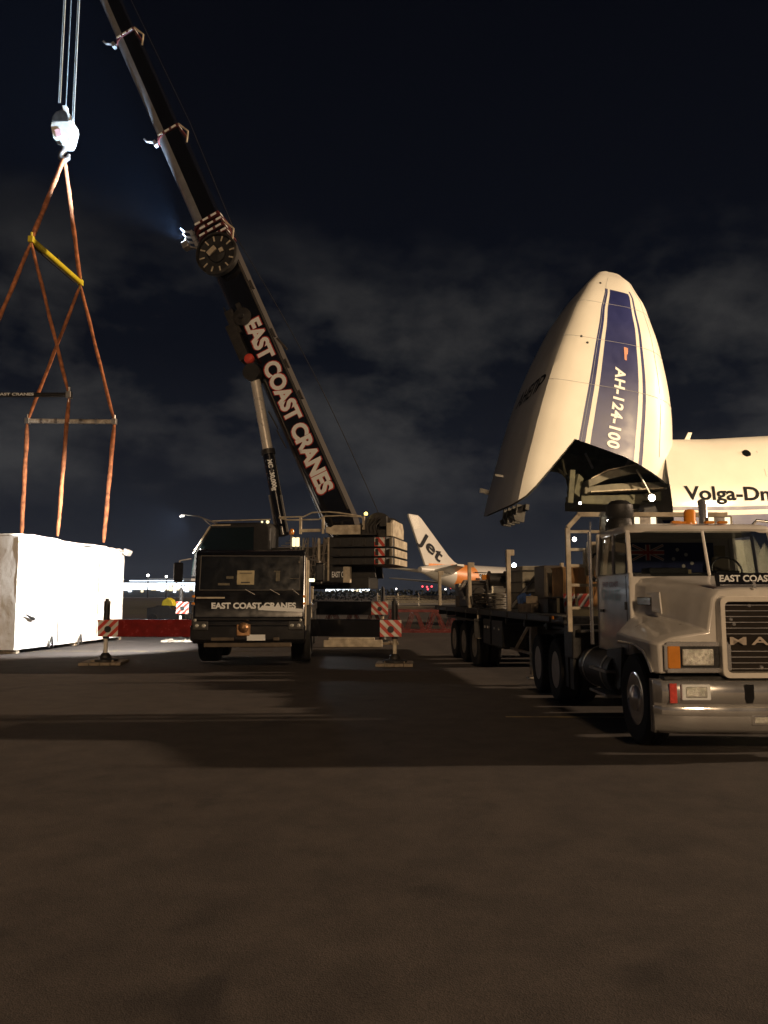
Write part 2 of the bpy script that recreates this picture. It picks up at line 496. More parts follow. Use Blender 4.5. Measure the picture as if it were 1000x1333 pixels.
# ------------------------------------------------------------------ wheels
def wheel(parent, c, ax, r, w, rimr, rimmat, dual=False, name='wheel', hubmat=None, chrome=False):
    """tyre is the part, rim its sub-part; ax points outwards"""
    c, a = V(c), V(ax).normalized()
    b = B()
    for k in range(2 if dual else 1):
        o = c - a * (w * 1.12 * k)
        pf = [(rimr, -w * .45), (r * .80, -w * .5), (r * .93, -w * .5), (r * .985, -w * .42), (r, -w * .3), (r, -w * .08), (r - .014, -w * .07), (r - .014, w * -.03), (r, w * -.02), (r, w * .1), (r - .014, w * .11), (r - .014, w * .15), (r, w * .16), (r, w * .3), (r * .985, w * .42), (r * .93, w * .5), (r * .80, w * .5), (rimr, w * .45)]
        n = 40
        u = a.cross(V((0, 0, 1))).normalized(); q = a.cross(u)
        b.loft([[o + a * h + (u * math.cos(2 * math.pi * i / n) + q * math.sin(2 * math.pi * i / n)) * rr for i in range(n)] for rr, h in pf], cap=False)
    t = b.done(name, RUBBER, parent, smooth=35)
    b = B()
    if chrome:
        b.lathe([(rimr, w * .44), (rimr * .93, w * .46), (rimr * .86, w * .2), (rimr * .55, w * .12), (rimr * .5, w * .5), (rimr * .34, w * .62), (.01, w * .66)], c, a, 32)
        for i in range(10):
            th = 2 * math.pi * i / 10
            u = a.cross(V((0, 0, 1))).normalized(); q = a.cross(u)
            p = c + (u * math.cos(th) + q * math.sin(th)) * rimr * .7 + a * w * .1
            b.cyl(p, p + a * w * .22, .022, n=6)
    else:
        b.lathe([(rimr, w * .44), (rimr * .9, w * .42), (rimr * .8, -w * .05), (rimr * .45, -w * .1), (rimr * .42, w * .2), (rimr * .25, w * .3), (.01, w * .32)], c, a, 28)
    b.lathe([(rimr, -w * .44), (rimr * .6, -w * .3), (.01, -w * .3)], c, a, 20)
    b.done('rim', rimmat, t, smooth=35)
    return t

def chevron(parent, o, ux, uy, w, h, n=3, lean=1.0, hole=None, sub=False, thick=.03):
    """white plate with red diagonals at lower-left o"""
    o, ux, uy = V(o), V(ux).normalized(), V(uy).normalized(); un = ux.cross(uy)
    pl = B(); pl.prism([(0, 0), (w, 0), (w, h), (0, h)], o, ux, uy, un, -thick)
    p = pl.done('warning_plate', WHITE, parent, bevel=.004)
    b = B(); st = w / n
    for i in range(-int(n) - 2, int(n) + 3):
        x0 = i * st
        poly = [(x0, 0), (x0 + st * .5, 0), (x0 + st * .5 + h * lean, h), (x0 + h * lean, h)]
        q = clip(poly, w, h)
        if len(q) >= 3: b.prism(q, o + un * .003, ux, uy, un, .002)
    b.done('red_stripes', REDW, p)
    if hole:
        b = B(); c = o + ux * hole[0] + uy * hole[1] + un * .004
        b.cyl(c, c + un * .03, hole[2], n=20)
        b.done('beam_pin', BLACKM, p)
    return p
def clip(poly, w, h):
    def cl(P, f, inter):
        out = []
        for i in range(len(P)):
            a, c = P[i - 1], P[i]
            if f(c):
                if not f(a): out.append(inter(a, c))
                out.append(c)
            elif f(a): out.append(inter(a, c))
        return out
    def ix(X): return lambda a, c: (X, a[1] + (c[1] - a[1]) * (X - a[0]) / (c[0] - a[0]))
    poly = cl(poly, lambda p: p[0] >= 0, ix(0))
    if poly: poly = cl(poly, lambda p: p[0] <= w, ix(w))
    return poly

# ------------------------------------------------------------------ mobile crane
CR = thing('mobile_crane', 'black all-terrain mobile crane on spread outriggers with its telescopic boom raised over the white box', 'mobile crane', (-3.0, 17.2, 0))
C = frame((-3.0, 17.2, 0), R(4))
# carrier cab
hw = 1.23
prof = [(.02, .62), (-.02, 1.0), (.0, 1.42), (.10, 1.62), (.28, 2.62), (.42, 2.72), (1.75, 2.74), (1.9, 2.55), (1.9, .62)]
b = B(C)
b.loft([[(x, y, z) for y, z in prof] for x in (-hw, hw)])
cab = b.done('carrier_cab', BLACK, CR, bevel=.05, smooth=40)
b = B(C)
def cabface(x, z, d=.012):   # point on the raked windscreen plane
    return (x, .10 + (z - 1.62) * .18 - d, z)
b.prism([(0, 0), (1, 0), (1, 1), (0, 1)], cabface(-1.10, 1.80), (2.20, 0, 0), (0, .14, .76), (0, -1, .18), .012)
ws = b.done('windscreen', GLASS, CR)
b = B(C)
pr_ = Matrix.Rotation(-math.atan(.18), 3, 'X')
b.box(cabface(-.10, 2.08, .03), (.38, .012, .32), pr_)
b.box(cabface(-.10, 2.18, .04), (.28, .01, .015), pr_, mi=1)
b.box(cabface(-.10, 1.97, .04), (.2, .01, .03), pr_, mi=1)
b.done('window_light_panel', [BEIGE, DARK], CR)  # beige panel painted as light coming through the cab's rear window
b = B(C)
b.bar(cabface(-1.11, 1.80, .02), cabface(1.11, 1.80, .02), .02); b.bar(cabface(-1.11, 2.57, .02), cabface(1.11, 2.57, .02), .02)
b.bar(cabface(-1.11, 1.80, .02), cabface(-1.11, 2.57, .02), .02); b.bar(cabface(1.11, 1.80, .02), cabface(1.11, 2.57, .02), .02)
b.done('windscreen_seal', mat('seal_rubber', (.05, .045, .04), .6), ws)
b = B(C)
for cx, cz, w_, h_ in ((-.58, 1.93, .26, .05), (-.45, 2.08, .16, .06), (.62, 2.10, .09, .20), (.60, 2.22, .14, .03), (1.0, 2.06, .22, .012), (1.10, 2.44, .05, .05)):
    b.box(cabface(cx, cz, .02), (w_, .01, h_), pr_)
b.done('cab_glimmer', mat('glass_reflection_tone', (.10, .085, .05), .6, var=.5, scale=14), ws)  # beige marks painted as reflections and interior glints on the windscreen
for x0, x1 in ((-.1, .12), (.45, .67), (.95, 1.1)):
    b = B(C)
    b.bar(cabface(x0, 1.82, .05), cabface(x1, 1.70, .04), .012)
    b.done('wiper', STEEL, ws)
b = B(C); b.box((-.85, .04, 1.63), (.62, .03, .035)); b.done('trim_strip', TAN, CR)
b = B(C)
text(b, 'EAST COAST CRANES', (-.82, -.012, 1.385), (1, 0, 0), (0, .0, 1), 1.86, .14, bold=.045)
b.done('front_lettering', CREAM, CR)
b = B(C); b.prism([(0, 0), (1.0, -.05), (1.0, .02), (.1, .10)], (.20, -.022, 1.36), (1, 0, 0), (0, 0, 1), (0, -1, 0), .003)
b.done('flare_streak', CREAM, CR)  # cream streak painted for the lens flare across the lettering
# bumper, step bar, plate, coupling, lamps
b = B(C)
b.box((0, .06, .86), (2.52, .30, .34)); b.box((0, .02, 1.16), (2.44, .16, .10))
bump = b.done('bumper', BLACK, CR, bevel=.03)
b = B(C)
b.box((.0, -.0, .60), (1.9, .22, .09)); b.box((-.55, -.105, .73), (.5, .02, .07)); b.box((.62, -.105, .73), (.13, .02, .07))
b.done('step_bar', mat('dusty_step_steel', (.10, .075, .05), .7, var=.4), CR, bevel=.01)
b = B(C); b.box((.18, -.115, .76), (.40, .02, .13)); b.done('number_plate', CREAM, bump, bevel=.004)
b = B(C); b.lathe([(.10, 0), (.12, -.05), (.07, -.12), (.02, -.14)], (-.10, -.1, .98), (0, 1, 0), 16)
b.box((-.10, -.08, .92), (.30, .1, .26))
b.done('towing_coupling', mat('greasy_bronze', (.35, .2, .1), .35, metal=.8, var=.4), CR, bevel=.02)
for sx in (-1, 1):
    hb = B(C); hb.box((sx * 1.04, -.10, 1.02), (.34, .05, .20)); hl = hb.done('headlight', BLACKM, CR, bevel=.02)
    for dx, dz, rr in ((-.08, 0, .045), (.07, .0, .045), (.11, .12, .035)):
        q = B(C); q.lathe([(rr, 0), (rr * .9, -.02), (.01, -.035)], (sx * (1.04 + dx), -.125, 1.02 + dz), (0, 1, 0), 14); q.done('lamp_lens', LENS, hl, smooth=40)
    for z in (1.66, 1.50):
        q = B(C); q.box((sx * 1.22, .0, z), (.06, .06, .05)); q.done('marker_lamp', AMBER, CR, bevel=.01)
    q = B(C)
    q.tube([(sx * 1.34, .25, 2.5), (sx * 1.55, .05, 2.45), (sx * 1.60, .0, 1.95)], .018, 8)
    mr = q.done('mirror_arm', STEEL, CR)
    q = B(C); q.box((sx * 1.56, .0, 2.2), (.2, .1, .42)); q.done('mirror', BLACK, mr, bevel=.03)
    # doors and side glazing
    q = B(C); q.prism([(.35, 1.55), (1.45, 1.55), (1.45, 2.5), (.55, 2.5)], (sx * (hw + .002), 0, 0), (0, 1, 0), (0, 0, 1), (sx, 0, 0), .01)
    q.done('side_window', GLASS, CR)
q = B(C); q.prism([(.12, .9), (.2, .9), (.45, 2.55), (.36, 2.55)], (hw + .003, 0, 0), (0, 1, 0), (0, 0, 1), (1, 0, 0), .03)
q.box((hw + .02, 1.84, 1.7), (.05, .12, 1.7)); q.done('painted_lit_edge', TAN, CR, bevel=.01)  # cream strips put the light on the cab's side edge into colour
q = B(C); q.box((hw + .05, 1.98, 1.75), (.06, .08, .55)); q.done('blue_hose_pack', BLUE, CR, bevel=.02)
# chassis and deck
b = B(C)
b.box((0, 9, .92), (1.3, 14, .5)); b.box((0, 9.0, 1.34), (2.7, 13.6, .24))
b.box((0, 15.9, 1.0), (2.6, .25, .6))
b.done('carrier_frame', BLACKM, CR, bevel=.03)
b = B(C)
for sy in (3.0, 7.2, 11.6): b.box((0, sy, 1.58), (2.5, 1.6, .22))
b.box((-.3, 2.6, 1.9), (1.9, 1.1, .7))
b.done('deck_locker', BLACKM, CR, bevel=.03)
b = B(C)
b.box((1.20, 2.35, 1.72), (.34, .35, .28)); b.box((1.09, 2.35, 1.35), (.07, .3, .46)); b.box((1.30, 2.35, 1.35), (.08, .3, .46)); b.box((1.2, 2.35, 1.885), (.36, .37, .04))
b.done('intake_box', TAN, CR, bevel=.01)
b = B(C)
for x in (-1.05, 1.05):
    b.box((x, 1.35, 1.42), (.6, 1.5, .06)); b.box((x, .60, 1.2), (.6, .05, .4))
b.done('mudguard', BLACKM, CR, bevel=.01)
for y in (1.95, 3.75, 8.6, 10.4, 13.4):
    for sx in (-1, 1):
        wheel(CR, C @ V((sx * 1.10, y, .72)), C.to_3x3() @ V((sx, 0, 0)), .64, .46, .32, DARK)
# outriggers: beam from the carrier to the jack, end plate, jack, foot
def outrigger(y_in, x_in, J, z0, z1, m, side, plate, foot=True, hole=.08, topz=.45, post=TAN):
    J = V(J); a = V(x_in)
    zc = (z0 + z1) / 2
    b = B()
    d = (V((J.x, J.y, 0)) - V((a.x, a.y, 0)))
    b.bar((a.x, a.y, zc), (J.x, J.y, zc), .30, z1 - z0)
    bm_ = b.done('outrigger_beam', m, CR, bevel=.02)
    b = B()
    b.cyl((J.x + side * .10, J.y, z0 - .05), (J.x + side * .10, J.y, z1 + topz), .075, n=18)
    b.cyl((J.x + side * .10, J.y, z1 + topz), (J.x + side * .10, J.y, z1 + topz + .06), .045, n=12)
    b.done('jack_housing', BLACKM, bm_, smooth=40)
    b = B(); b.cyl((J.x + side * .10, J.y, .22), (J.x + side * .10, J.y, z0), .05, n=16); b.done('jack_rod', post, bm_, smooth=40)
    b = B(); b.lathe([(.30, 0), (.30, .04), (.14, .08), (.12, .15), (.08, .2)], (J.x + side * .10, J.y, .075), (0, 0, 1), 24); b.done('jack_foot', DARK, bm_, smooth=40)
    pw = plate
    chevron(bm_, (J.x - pw / 2 - (0 if side > 0 else 0) * .1, J.y - .165, z0 + .01), (1, 0, 0), (0, 0, 1), pw, (z1 - z0) - .02, 2.2, -side * 1.0, (pw / 2, (z1 - z0) * .42, hole))
outrigger(0, C @ V((-1.2, 2.0, 0)), (-6.78, 19.25, 0), .67, 1.09, REDP, -1, .50, post=WHITE)
outrigger(0, C @ V((1.2, 2.0, 0)), (.16, 18.9, 0), .68, 1.10, BLACK, 1, .52)
outrigger(0, C @ V((-1.2, 11.4, 0)), (-7.35, 28.4, 0), 1.0, 1.45, BLACK, -1, .46, post=WHITE)
outrigger(0, C @ V((1.2, 9.8, 0)), (-.15, 27.0, 0), 1.0, 1.47, BLACK, 1, .58)

# superstructure frame: x forward along the boom, y towards the photographer's side, z up
FT, TP = at(453, 703, 24.0), at(90, -122, 26.2)
pl = V((TP.x - FT.x, TP.y - FT.y, 0)).normalized()
TT = V((-3.45, FT.y + (-3.45 - FT.x) * pl.y / pl.x, 0))
SF = Matrix.Translation(TT) @ Matrix(((pl.x, pl.y, 0), (pl.y, -pl.x, 0), (0, 0, 1))).to_4x4()
# (second column points to -y: towards the camera)
SF = Matrix.Translation(TT) @ Matrix(((pl.x, -abs(pl.y), 0), (pl.y, -abs(pl.x), 0), (0, 0, 1))).to_4x4()
b = B(SF); b.lathe([(1.05, 0), (1.05, .12), (.95, .14), (.95, .42)], (0, 0, 1.46), (0, 0, 1), 40); b.done('slewing_ring', DARK, CR, smooth=40)
b = B(SF)
b.box((-.6, 0, 2.05), (5.2, 1.3, .36))
b.prism([(-3.4, 2.2), (.6, 2.2), (.2, 2.7), (-1.6, 3.2), (-2.7, 3.75), (-3.2, 3.6)], (0, .50, 0), (1, 0, 0), (0, 0, 1), (0, 1, 0), .09)
b.prism([(-3.4, 2.2), (.6, 2.2), (.2, 2.7), (-1.6, 3.2), (-2.7, 3.75), (-3.2, 3.6)], (0, -.59, 0), (1, 0, 0), (0, 0, 1), (0, 1, 0), .09)
b.done('turntable', BLACKM, CR, bevel=.02)
b = B(SF)
b.box((-1.3, .98, 2.55), (1.9, .7, 1.1)); b.box((-1.2, -.98, 2.55), (2.6, .7, 1.2))
eng = b.done('machine_housing', BLACKM, CR, bevel=.03)
b = B(SF)   # hoses and ladder-like framing on the near side, beside the boom foot
hr_ = random.Random(11)
for i in range(17):
    x = -1.12 - i * .063
    b.tube([(x, 1.36, 2.0 + .2 * hr_.random()), (x + hr_.uniform(-.1, .1), 1.40 + .05 * hr_.random(), 2.4), (x + hr_.uniform(-.12, .12), 1.41 + .06 * hr_.random(), 2.9), (x + hr_.uniform(-.06, .06), 1.37, 3.38)], .011 + .010 * hr_.random(), 6)
for i in range(9):
    x, z = -1.2 - .95 * hr_.random(), 2.1 + 1.2 * hr_.random()
    b.box((x, 1.42, z), (.05 + .08 * hr_.random(), .05, .04 + .1 * hr_.random()))
for z in (2.35, 2.62, 2.9, 3.15): b.tube([(-1.1, 1.38, z), (-1.6, 1.41, z - .08), (-2.15, 1.38, z + .03)], .014, 6)
b.done('hydraulic_hoses', mat('dull_hose_grey', (.16, .14, .12), .5, var=.5, scale=9), eng)
b = B(SF)
b.bar((-1.86, 1.43, 2.35), (-1.86, 1.43, 3.35), .07); b.bar((-2.15, 1.43, 2.1), (-2.15, 1.43, 3.38), .05); b.cyl((-1.42, 1.43, 2.3), (-1.42, 1.43, 2.68), .08, n=14)
b.done('cream_uprights', TAN, eng, bevel=.008)
# operator cab on the near side
pr = [(2.15, 2.2), (2.06, 2.95), (1.55, 3.78), (1.35, 3.86), (-.25, 3.86), (-.35, 3.7), (-.35, 2.2)]
b = B(SF); b.loft([[(x, y, z) for x, z in pr] for y in (.68, 1.52)])
oc = b.done('operator_cab', BLACKM, CR, bevel=.05, smooth=40)
b = B(SF); b.prism([(2.0, 2.3), (1.98, 2.95), (1.50, 3.72), (.15, 3.72), (.15, 2.3)], (0, 1.525, 0), (1, 0, 0), (0, 0, 1), (0, 1, 0), .01); b.done('cab_side_glass', CABG, oc)
b = B(SF); b.loft([[(2.17, y, 2.3), (2.08, y, 2.97), (1.57, y, 3.74), (1.55, y, 3.73), (2.05, y, 2.94), (2.15, y, 2.3)] for y in (.74, 1.46)]); b.done('cab_front_glass', CABG, oc)
b = B(SF)
b.bar((2.09, 1.53, 2.95), (1.56, 1.53, 3.76), .045); b.bar((2.09, .67, 2.95), (1.56, .67, 3.76), .05)
b.tube([(1.5, 1.5, 3.93), (0.4, 1.52, 3.93), (-.35, 1.5, 3.94)], .018, 8); b.bar((.9, 1.53, 3.79), (1.5, 1.53, 3.79), .04)
b.done('cab_roof_rail', TAN, oc)
b = B(SF); b.bar((1.66, 1.50, 2.98), (1.36, 1.50, 3.50), .05); b.done('lit_window_bar', lit('dim_white_glow', (.9, .9, .85), .55), oc)  # slanted bar at the cab window with a weak white glow
b = B(SF); b.box((1.34, 1.51, 3.58), (.2, .02, .09)); b.done('green_display', LAMPG, oc, bevel=.01)
b = B(SF)
b.tube([(1.45, 1.2, 3.86), (1.75, 1.25, 3.98), (2.05, 1.3, 4.1), (2.45, 1.32, 4.15), (2.62, 1.32, 4.16)], [.03, .022, .018, .015, .012], 8)
b.tube([(1.55, 1.2, 3.72), (1.78, 1.22, 3.9), (1.98, 1.25, 4.08)], .018, 6)
arm = b.done('roof_camera_arm', STEEL, oc)
b = B(SF); b.box((2.6, 1.32, 4.12), (.12, .08, .06)); b.done('arm_camera', WHITE, arm, bevel=.01)
for x, y, s_, m in ((-.28, 1.52, .05, LAMPC), (-.12, 1.56, .03, LAMPC)):
    b = B(SF); b.lathe([(s_, 0), (s_ * .9, .03), (.01, .05)], (x, y, 3.86), (0, 1, .2), 12); b.done('cab_roof_lamp', m, oc)
# work lamp head that lights the box
b = B(SF); b.box((1.7, 1.66, 3.02), (.12, .16, .12)); wk = b.done('work_lamp', BLACKM, CR, bevel=.02)
b = B(SF); b.box((1.77, 1.66, 3.02), (.015, .13, .1)); b.done('lamp_glass', LAMPW, wk)
# luffing gear behind the cab
b = B(SF)
for i in range(5): b.bar((-.5 - .12 * i, 1.2, 3.1 + .07 * i), (-.95, 1.25, 3.05 + .1 * i), .035)
b.bar((-.98, 1.35, 3.05), (-.98, 1.35, 3.5), .06); b.box((-.75, .95, 3.0), (.5, .5, .25))
b.done('valve_rack', STEEL, CR)
for x, z, m in ((-1.12, 3.25, LAMPC), (-1.24, 3.25, LAMPC)):
    b = B(SF); b.box((x + .02, 1.50, z), (.10, .06, .27)); b.done('lit_panel', m, CR, bevel=.02)
b = B(SF); b.lathe([(.07, 0), (.08, .08), (.05, .16), (.01, .18)], (-1.0, 1.4, 3.48), (0, 0, 1), 14); b.done('amber_beacon', AMBER, CR, smooth=40)
b = B(SF); b.box((-1.68, 1.55, 2.12), (.22, .12, .11)); l_ = b.done('side_work_lamp', BLACKM, CR, bevel=.02)
b = B(SF); b.box((-1.68, 1.62, 2.12), (.2, .02, .09)); b.done('lamp_glass', lit('lit_yellowwhite_lamp', (1, .93, .55), 3), l_)
lamp('side_lamp_light', 'SPOT', SF @ V((-1.68, 1.75, 2.1)), SF @ V((-2.2, 4.0, .6)), 60, (.8, .9, 1.0), .06, 95, .8)
# walkway rail
b = B(SF)
def rail(pts, r=.022): b.tube([(x, y, z) for x, y, z in pts], r, 8)
rail([(-.55, 1.3, 4.02), (-1.0, 1.3, 4.02), (-1.32, 1.3, 4.02), (-1.6, 1.3, 4.14), (-2.1, 1.3, 4.15), (-2.4, 1.3, 4.12), (-3.1, 1.3, 4.0)])
rail([(-.55, 1.3, 4.0), (-.85, 1.3, 3.93), (-1.8, 1.3, 3.93), (-2.0, 1.3, 4.02), (-2.5, 1.3, 4.03), (-3.1, 1.3, 3.98), (-3.2, 1.3, 3.9)])
for x, z0 in ((-1.24, 3.5), (-1.94, 3.5), (-3.18, 3.6)): b.bar((x, 1.3, z0), (x, 1.3, 4.0), .07)
b.bar((-1.24, 1.31, 3.60), (-1.86, 1.31, 3.60), .06, .09)
b.done('walkway_railing', TAN, CR, bevel=.006)
b = B(SF); b.prism([(-2.05, 3.52), (-2.25, 3.46), (-3.1, 3.46), (-3.1, 3.74), (-2.3, 3.74), (-2.2, 3.68), (-2.05, 3.7)], (0, 1.36, 0), (1, 0, 0), (0, 0, 1), (0, 1, 0), .04)
b.done('cream_side_panel', TAN, CR, bevel=.008)
# counterweight slabs
cwm = []
for i, (z, h) in enumerate(((2.56, .22), (2.80, .26), (3.08, .30))):
    x1 = -4.25
    b = B(SF)
    b.prism([(-1.95, -1.35), (-3.85, -1.35), (-4.05, -1.1), (-4.05, 1.1), (-3.85, 1.35), (-1.95, 1.35)], (0, 0, z), (1, 0, 0), (0, 1, 0), (0, 0, 1), h)
    cw = b.done('counterweight_slab', BLACKM, CR, bevel=.025)
    b = B(SF)
    for k in range(4): b.box((-2.45 - .38 * k, 1.36, z + h / 2), (.10, .03, h * .7))
    b.done('lifting_lug', DARK, cw, bevel=.008)
    chevron(cw, SF @ V((-3.52, 1.365, z + .02)), SF.to_3x3() @ V((-1, 0, 0)), (0, 0, 1), .30, h - .04, 1.3, -.8)
    b = B(SF); b.box((-4.055, 0, z + h / 2), (.02, 2.1, h * .82)); b.box((-3.96, 1.24, z + h / 2), (.27, .02, h * .8), Matrix.Rotation(-math.atan2(.25, .2) + math.pi / 1 , 3, 'Z'))
    b.done('cream_end_face', TAN, cw)
b = B(SF); b.prism([(-.6, 3.4), (1.2, 3.4), (1.2, 3.8), (1.0, 3.9), (-.4, 3.9), (-.6, 3.7)], (-4.04, 0, 0), (0, 1, 0), (0, 0, 1), (1, 0, 0), .10)
b.box((-3.92, 1.2, 3.60), (.16, .05, .40))
b.done('cream_rear_guard', TAN, CR, bevel=.03)
b = B(SF)
b.cyl((-3.55, -.75, 3.72), (-3.55, .9, 3.72), .34, n=28); b.cyl((-3.55, .9, 3.72), (-3.55, .95, 3.72), .42, n=28); b.cyl((-3.55, -.8, 3.72), (-3.55, -.75, 3.72), .42, n=28)
b.box((-3.3, 1.1, 3.62), (.5, .35, .35)); b.box((-3.75, 1.15, 3.85), (.2, .2, .3))
for i in range(5): b.tube([(-3.1 - .13 * i, 1.25, 3.45), (-3.15 - .1 * i, 1.33, 3.7), (-3.25 - .13 * i, 1.2, 3.98)], .02, 6)
b.done('hoist_winch', DARK, CR, smooth=40)
b = B(SF); b.lathe([(.05, 0), (.06, .06), (.01, .1)], (-3.2, 1.1, 4.05), (0, 0, 1), 12); b.done('yellow_beacon', LAMPY, CR)
b = B(SF); b.box((-2.3, 1.25, 2.28), (.85, .35, .48)); cb = b.done('control_box', BLACKM, CR, bevel=.03)
b = B(SF); b.box((-2.70, 1.432, 2.28), (.2, .01, .46)); b.box((-2.74, 1.25, 2.28), (.04, .34, .46)); b.done('cream_box_end', TAN, cb)
b = B(SF); text(b, 'EAST C', SF @ V((0, 0, 0)), (1, 0, 0), (0, 0, 1), .36, .17, bold=.02, fn=lambda a, c: (-2.26 - a, 1.436, 2.2 + c))
b.done('box_lettering', CREAM, cb)

# boom -----------------------------------------------------------------
ax = (TP - FT); BL = ax.length; ax.normalize()
bn = V((0, 0, 1)) - ax * ax.z; bn.normalize()        # top of the boom
bs = ax.cross(bn); 
if bs.y > 0: bs = -bs                                  # towards the camera
BF = Matrix.Translation(FT) @ Matrix((ax, bs, bn)).transposed().to_4x4()
def project(p):
    p = V(p) - V((0, 0, EYE)); yy = p.y * math.cos(PITCH) + p.z * math.sin(PITCH); zz = -p.y * math.sin(PITCH) + p.z * math.cos(PITCH)
    return 500 + F * p.x / yy, 666.5 - F * zz / yy
def along(v):
    lo, hi = 0.0, BL
    for _ in range(40):
        m_ = (lo + hi) / 2
        if project(FT + ax * m_)[1] > v: lo = m_
        else: hi = m_
    return lo
T1, T2, T3 = along(303), along(176), along(50)
def bsec(x, h, w, top=0):
    """boom section: flat top, sides, rounded belly"""
    p = [(-w / 2, h / 2), (w / 2, h / 2), (w / 2, -h * .08)]
    for i in range(1, 9):
        t = math.pi * i / 9
        p.append((w / 2 * math.cos(t), -h * .08 - h * .42 * math.sin(t)))
    p.append((-w / 2, -h * .08))
    return [(x, a, c) for a, c in p]
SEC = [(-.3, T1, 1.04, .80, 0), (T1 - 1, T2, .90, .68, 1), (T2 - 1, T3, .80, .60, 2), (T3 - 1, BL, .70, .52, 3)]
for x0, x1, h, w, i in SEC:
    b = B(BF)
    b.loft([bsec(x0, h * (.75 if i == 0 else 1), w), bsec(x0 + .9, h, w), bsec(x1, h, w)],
           mats=lambda q, j: 1 if (j in (0,)) and i == 0 else (2 if j >= 2 and j <= 10 and i > 0 else 0))  # grey belly of the outer sections carries the floodlight in its colour
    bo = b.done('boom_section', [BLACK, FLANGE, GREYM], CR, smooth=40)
    # collar at the outer end with red and white bands
    b = B(BF)
    nb = 4 if i == 0 else 1
    if i < 3:
        for k in range(nb):
            xx = (x1 + .28 - .22 * k) if i == 0 else x1 - .1
            b.loft([bsec(xx - .055, h * 1.08, w * 1.12), bsec(xx + .055, h * 1.08, w * 1.12)])
        b.done('end_collar', COLLAR, bo, smooth=40)
        b = B(BF)
        for k in range(nb):
            xx = (x1 + .28 - .22 * k) if i == 0 else x1 - .1
            for q in range(-1, 2):
                b.box((xx, w * .56 + .008, h * (.30 * q + .10 * (k % 2)) + .05), (.07, .012, h * .20))
            b.box((xx, w * .25, h * .54 + .006), (.09, .2, .012))
        b.done('white_band_mark', CREAM, bo)
        b = B(BF)   # rope guide brackets on the belly side
        for k in range(nb):
            xx = (x1 + .28 - .22 * k) if i == 0 else x1 - .1
            b.bar((xx, .05, -h * .5), (xx + .16, .2, -h * .5 - .34), .07); b.bar((xx + .16, .2, -h * .5 - .34), (xx + .32, .2, -h * .5 - .40), .06)
            b.box((xx - .08, .2, -h * .5 - .1), (.2, .18, .12))
        b.done('guide_bracket', GREYM, bo, bevel=.01)
        b = B(BF)
        b.bar((x1 + .05, w * .3, h * .54), (x1 - .4, w * .3, h * .54 + .2), .05); b.bar((x1 - .4, w * .3, h * .54 + .2), (x1 - .75, w * .3, h * .54), .04)
        b.done('rope_guard', TAN, bo)
# seams, catches along base section
b = B(BF)
b.bar((.8, .415, .47), (T1 - .6, .415, .47), .03, .05)
for f in (.42, .52, .62, .78): b.box((T1 * f, .3, .56), (.3, .12, .08))
b.bar((T1 * .60, .3, .60), (T1 * .60 - .5, .3, .75), .07)
b.done('boom_edge_trim', FLANGE, CR, bevel=.006)
b = B(BF)
for f in (.30, .36, .55, .60, .70): b.bar((T1 * f, .30, -.56), (T1 * f + .7, .30, -.62), .045)
b.box((T1 * .64, .25, -.62), (1.3, .5, .35)); b.box((T1 * .70, .38, -.5), (.9, .15, .3))
b.done('belly_bracket', DARK, CR, bevel=.02)
b = B(BF); c_ = (along(465), .44, -.46); b.lathe([(.15, 0), (.17, .12), (.12, .2), (.02, .22)], c_, (0, 1, 0), 16); b.done('red_cap', REDW, CR, smooth=40)
b = B(BF)
x_ = along(420); b.lathe([(.26, 0), (.30, .05), (.30, .1), (.05, .14)], (x_ + .1, .42, -.12), (0, 1, 0), 24); b.cyl((x_ + .1, .5, -.12), (x_ + .1, .62, -.12), .09, n=12); b.box((x_ + .5, .45, -.1), (.2, .1, .15))
b.done('boom_pulley', DARK, CR, smooth=40)
# lettering along the boom
t0, t1 = along(424), along(644)
for nm, m, pad, bo_, dz in (('boom_lettering_outline', REDL, .035, .070, .004), ('boom_lettering', CREAM, 0, .045, .010)):
    b = B(BF)
    text(b, 'EAST COAST CRANES', (0, 0, 0), (1, 0, 0), (0, 1, 0), t0 - t1, .56, bold=bo_, pad=pad, spacing=.95, fn=lambda a, c: (t0 - a,   .405 + dz, -.20 + c))
    b.done(nm, m, CR)
# hose drum disc
hx = along(341)
b = B(BF)
hc = V((hx, .62, -.02)); hr = .70
b.lathe([(hr, -.12), (hr, .10), (hr - .06, .11), (hr - .07, .02), (.30, .0), (.28, .06), (.1, .09)], hc, (0, 1, 0), 44)
hd = b.done('hose_reel', BLACKM, CR, smooth=35)
b = B(BF)
for i in range(12):
    th = 2 * math.pi * i / 12 + .2
    d_ = V((math.cos(th), 0, math.sin(th)))
    b.bar(hc + d_ * .44 + V((0, .04, 0)), hc + d_ * .62 + V((0, .04, 0)), .045, .02, up=(0, 1, 0))
b.done('reel_slots', TAN, hd)
b = B(BF); b.lathe([(hr + .015, -.11), (hr + .02, .11), (hr - .055, .125), (hr - .06, .11), (hr - .06, -.1)], hc, (0, 1, 0), 44); b.done('reel_flange', DARK, hd, smooth=40)
b = B(BF); b.box(hc + V((.13, .14, -.1)), (.16, .08, .34), Matrix.Rotation(.3, 3, 'Y')); b.box(hc + V((0, .13, .2)), (.14, .06, .14)); b.done('reel_hub', TAN, hd, bevel=.01)
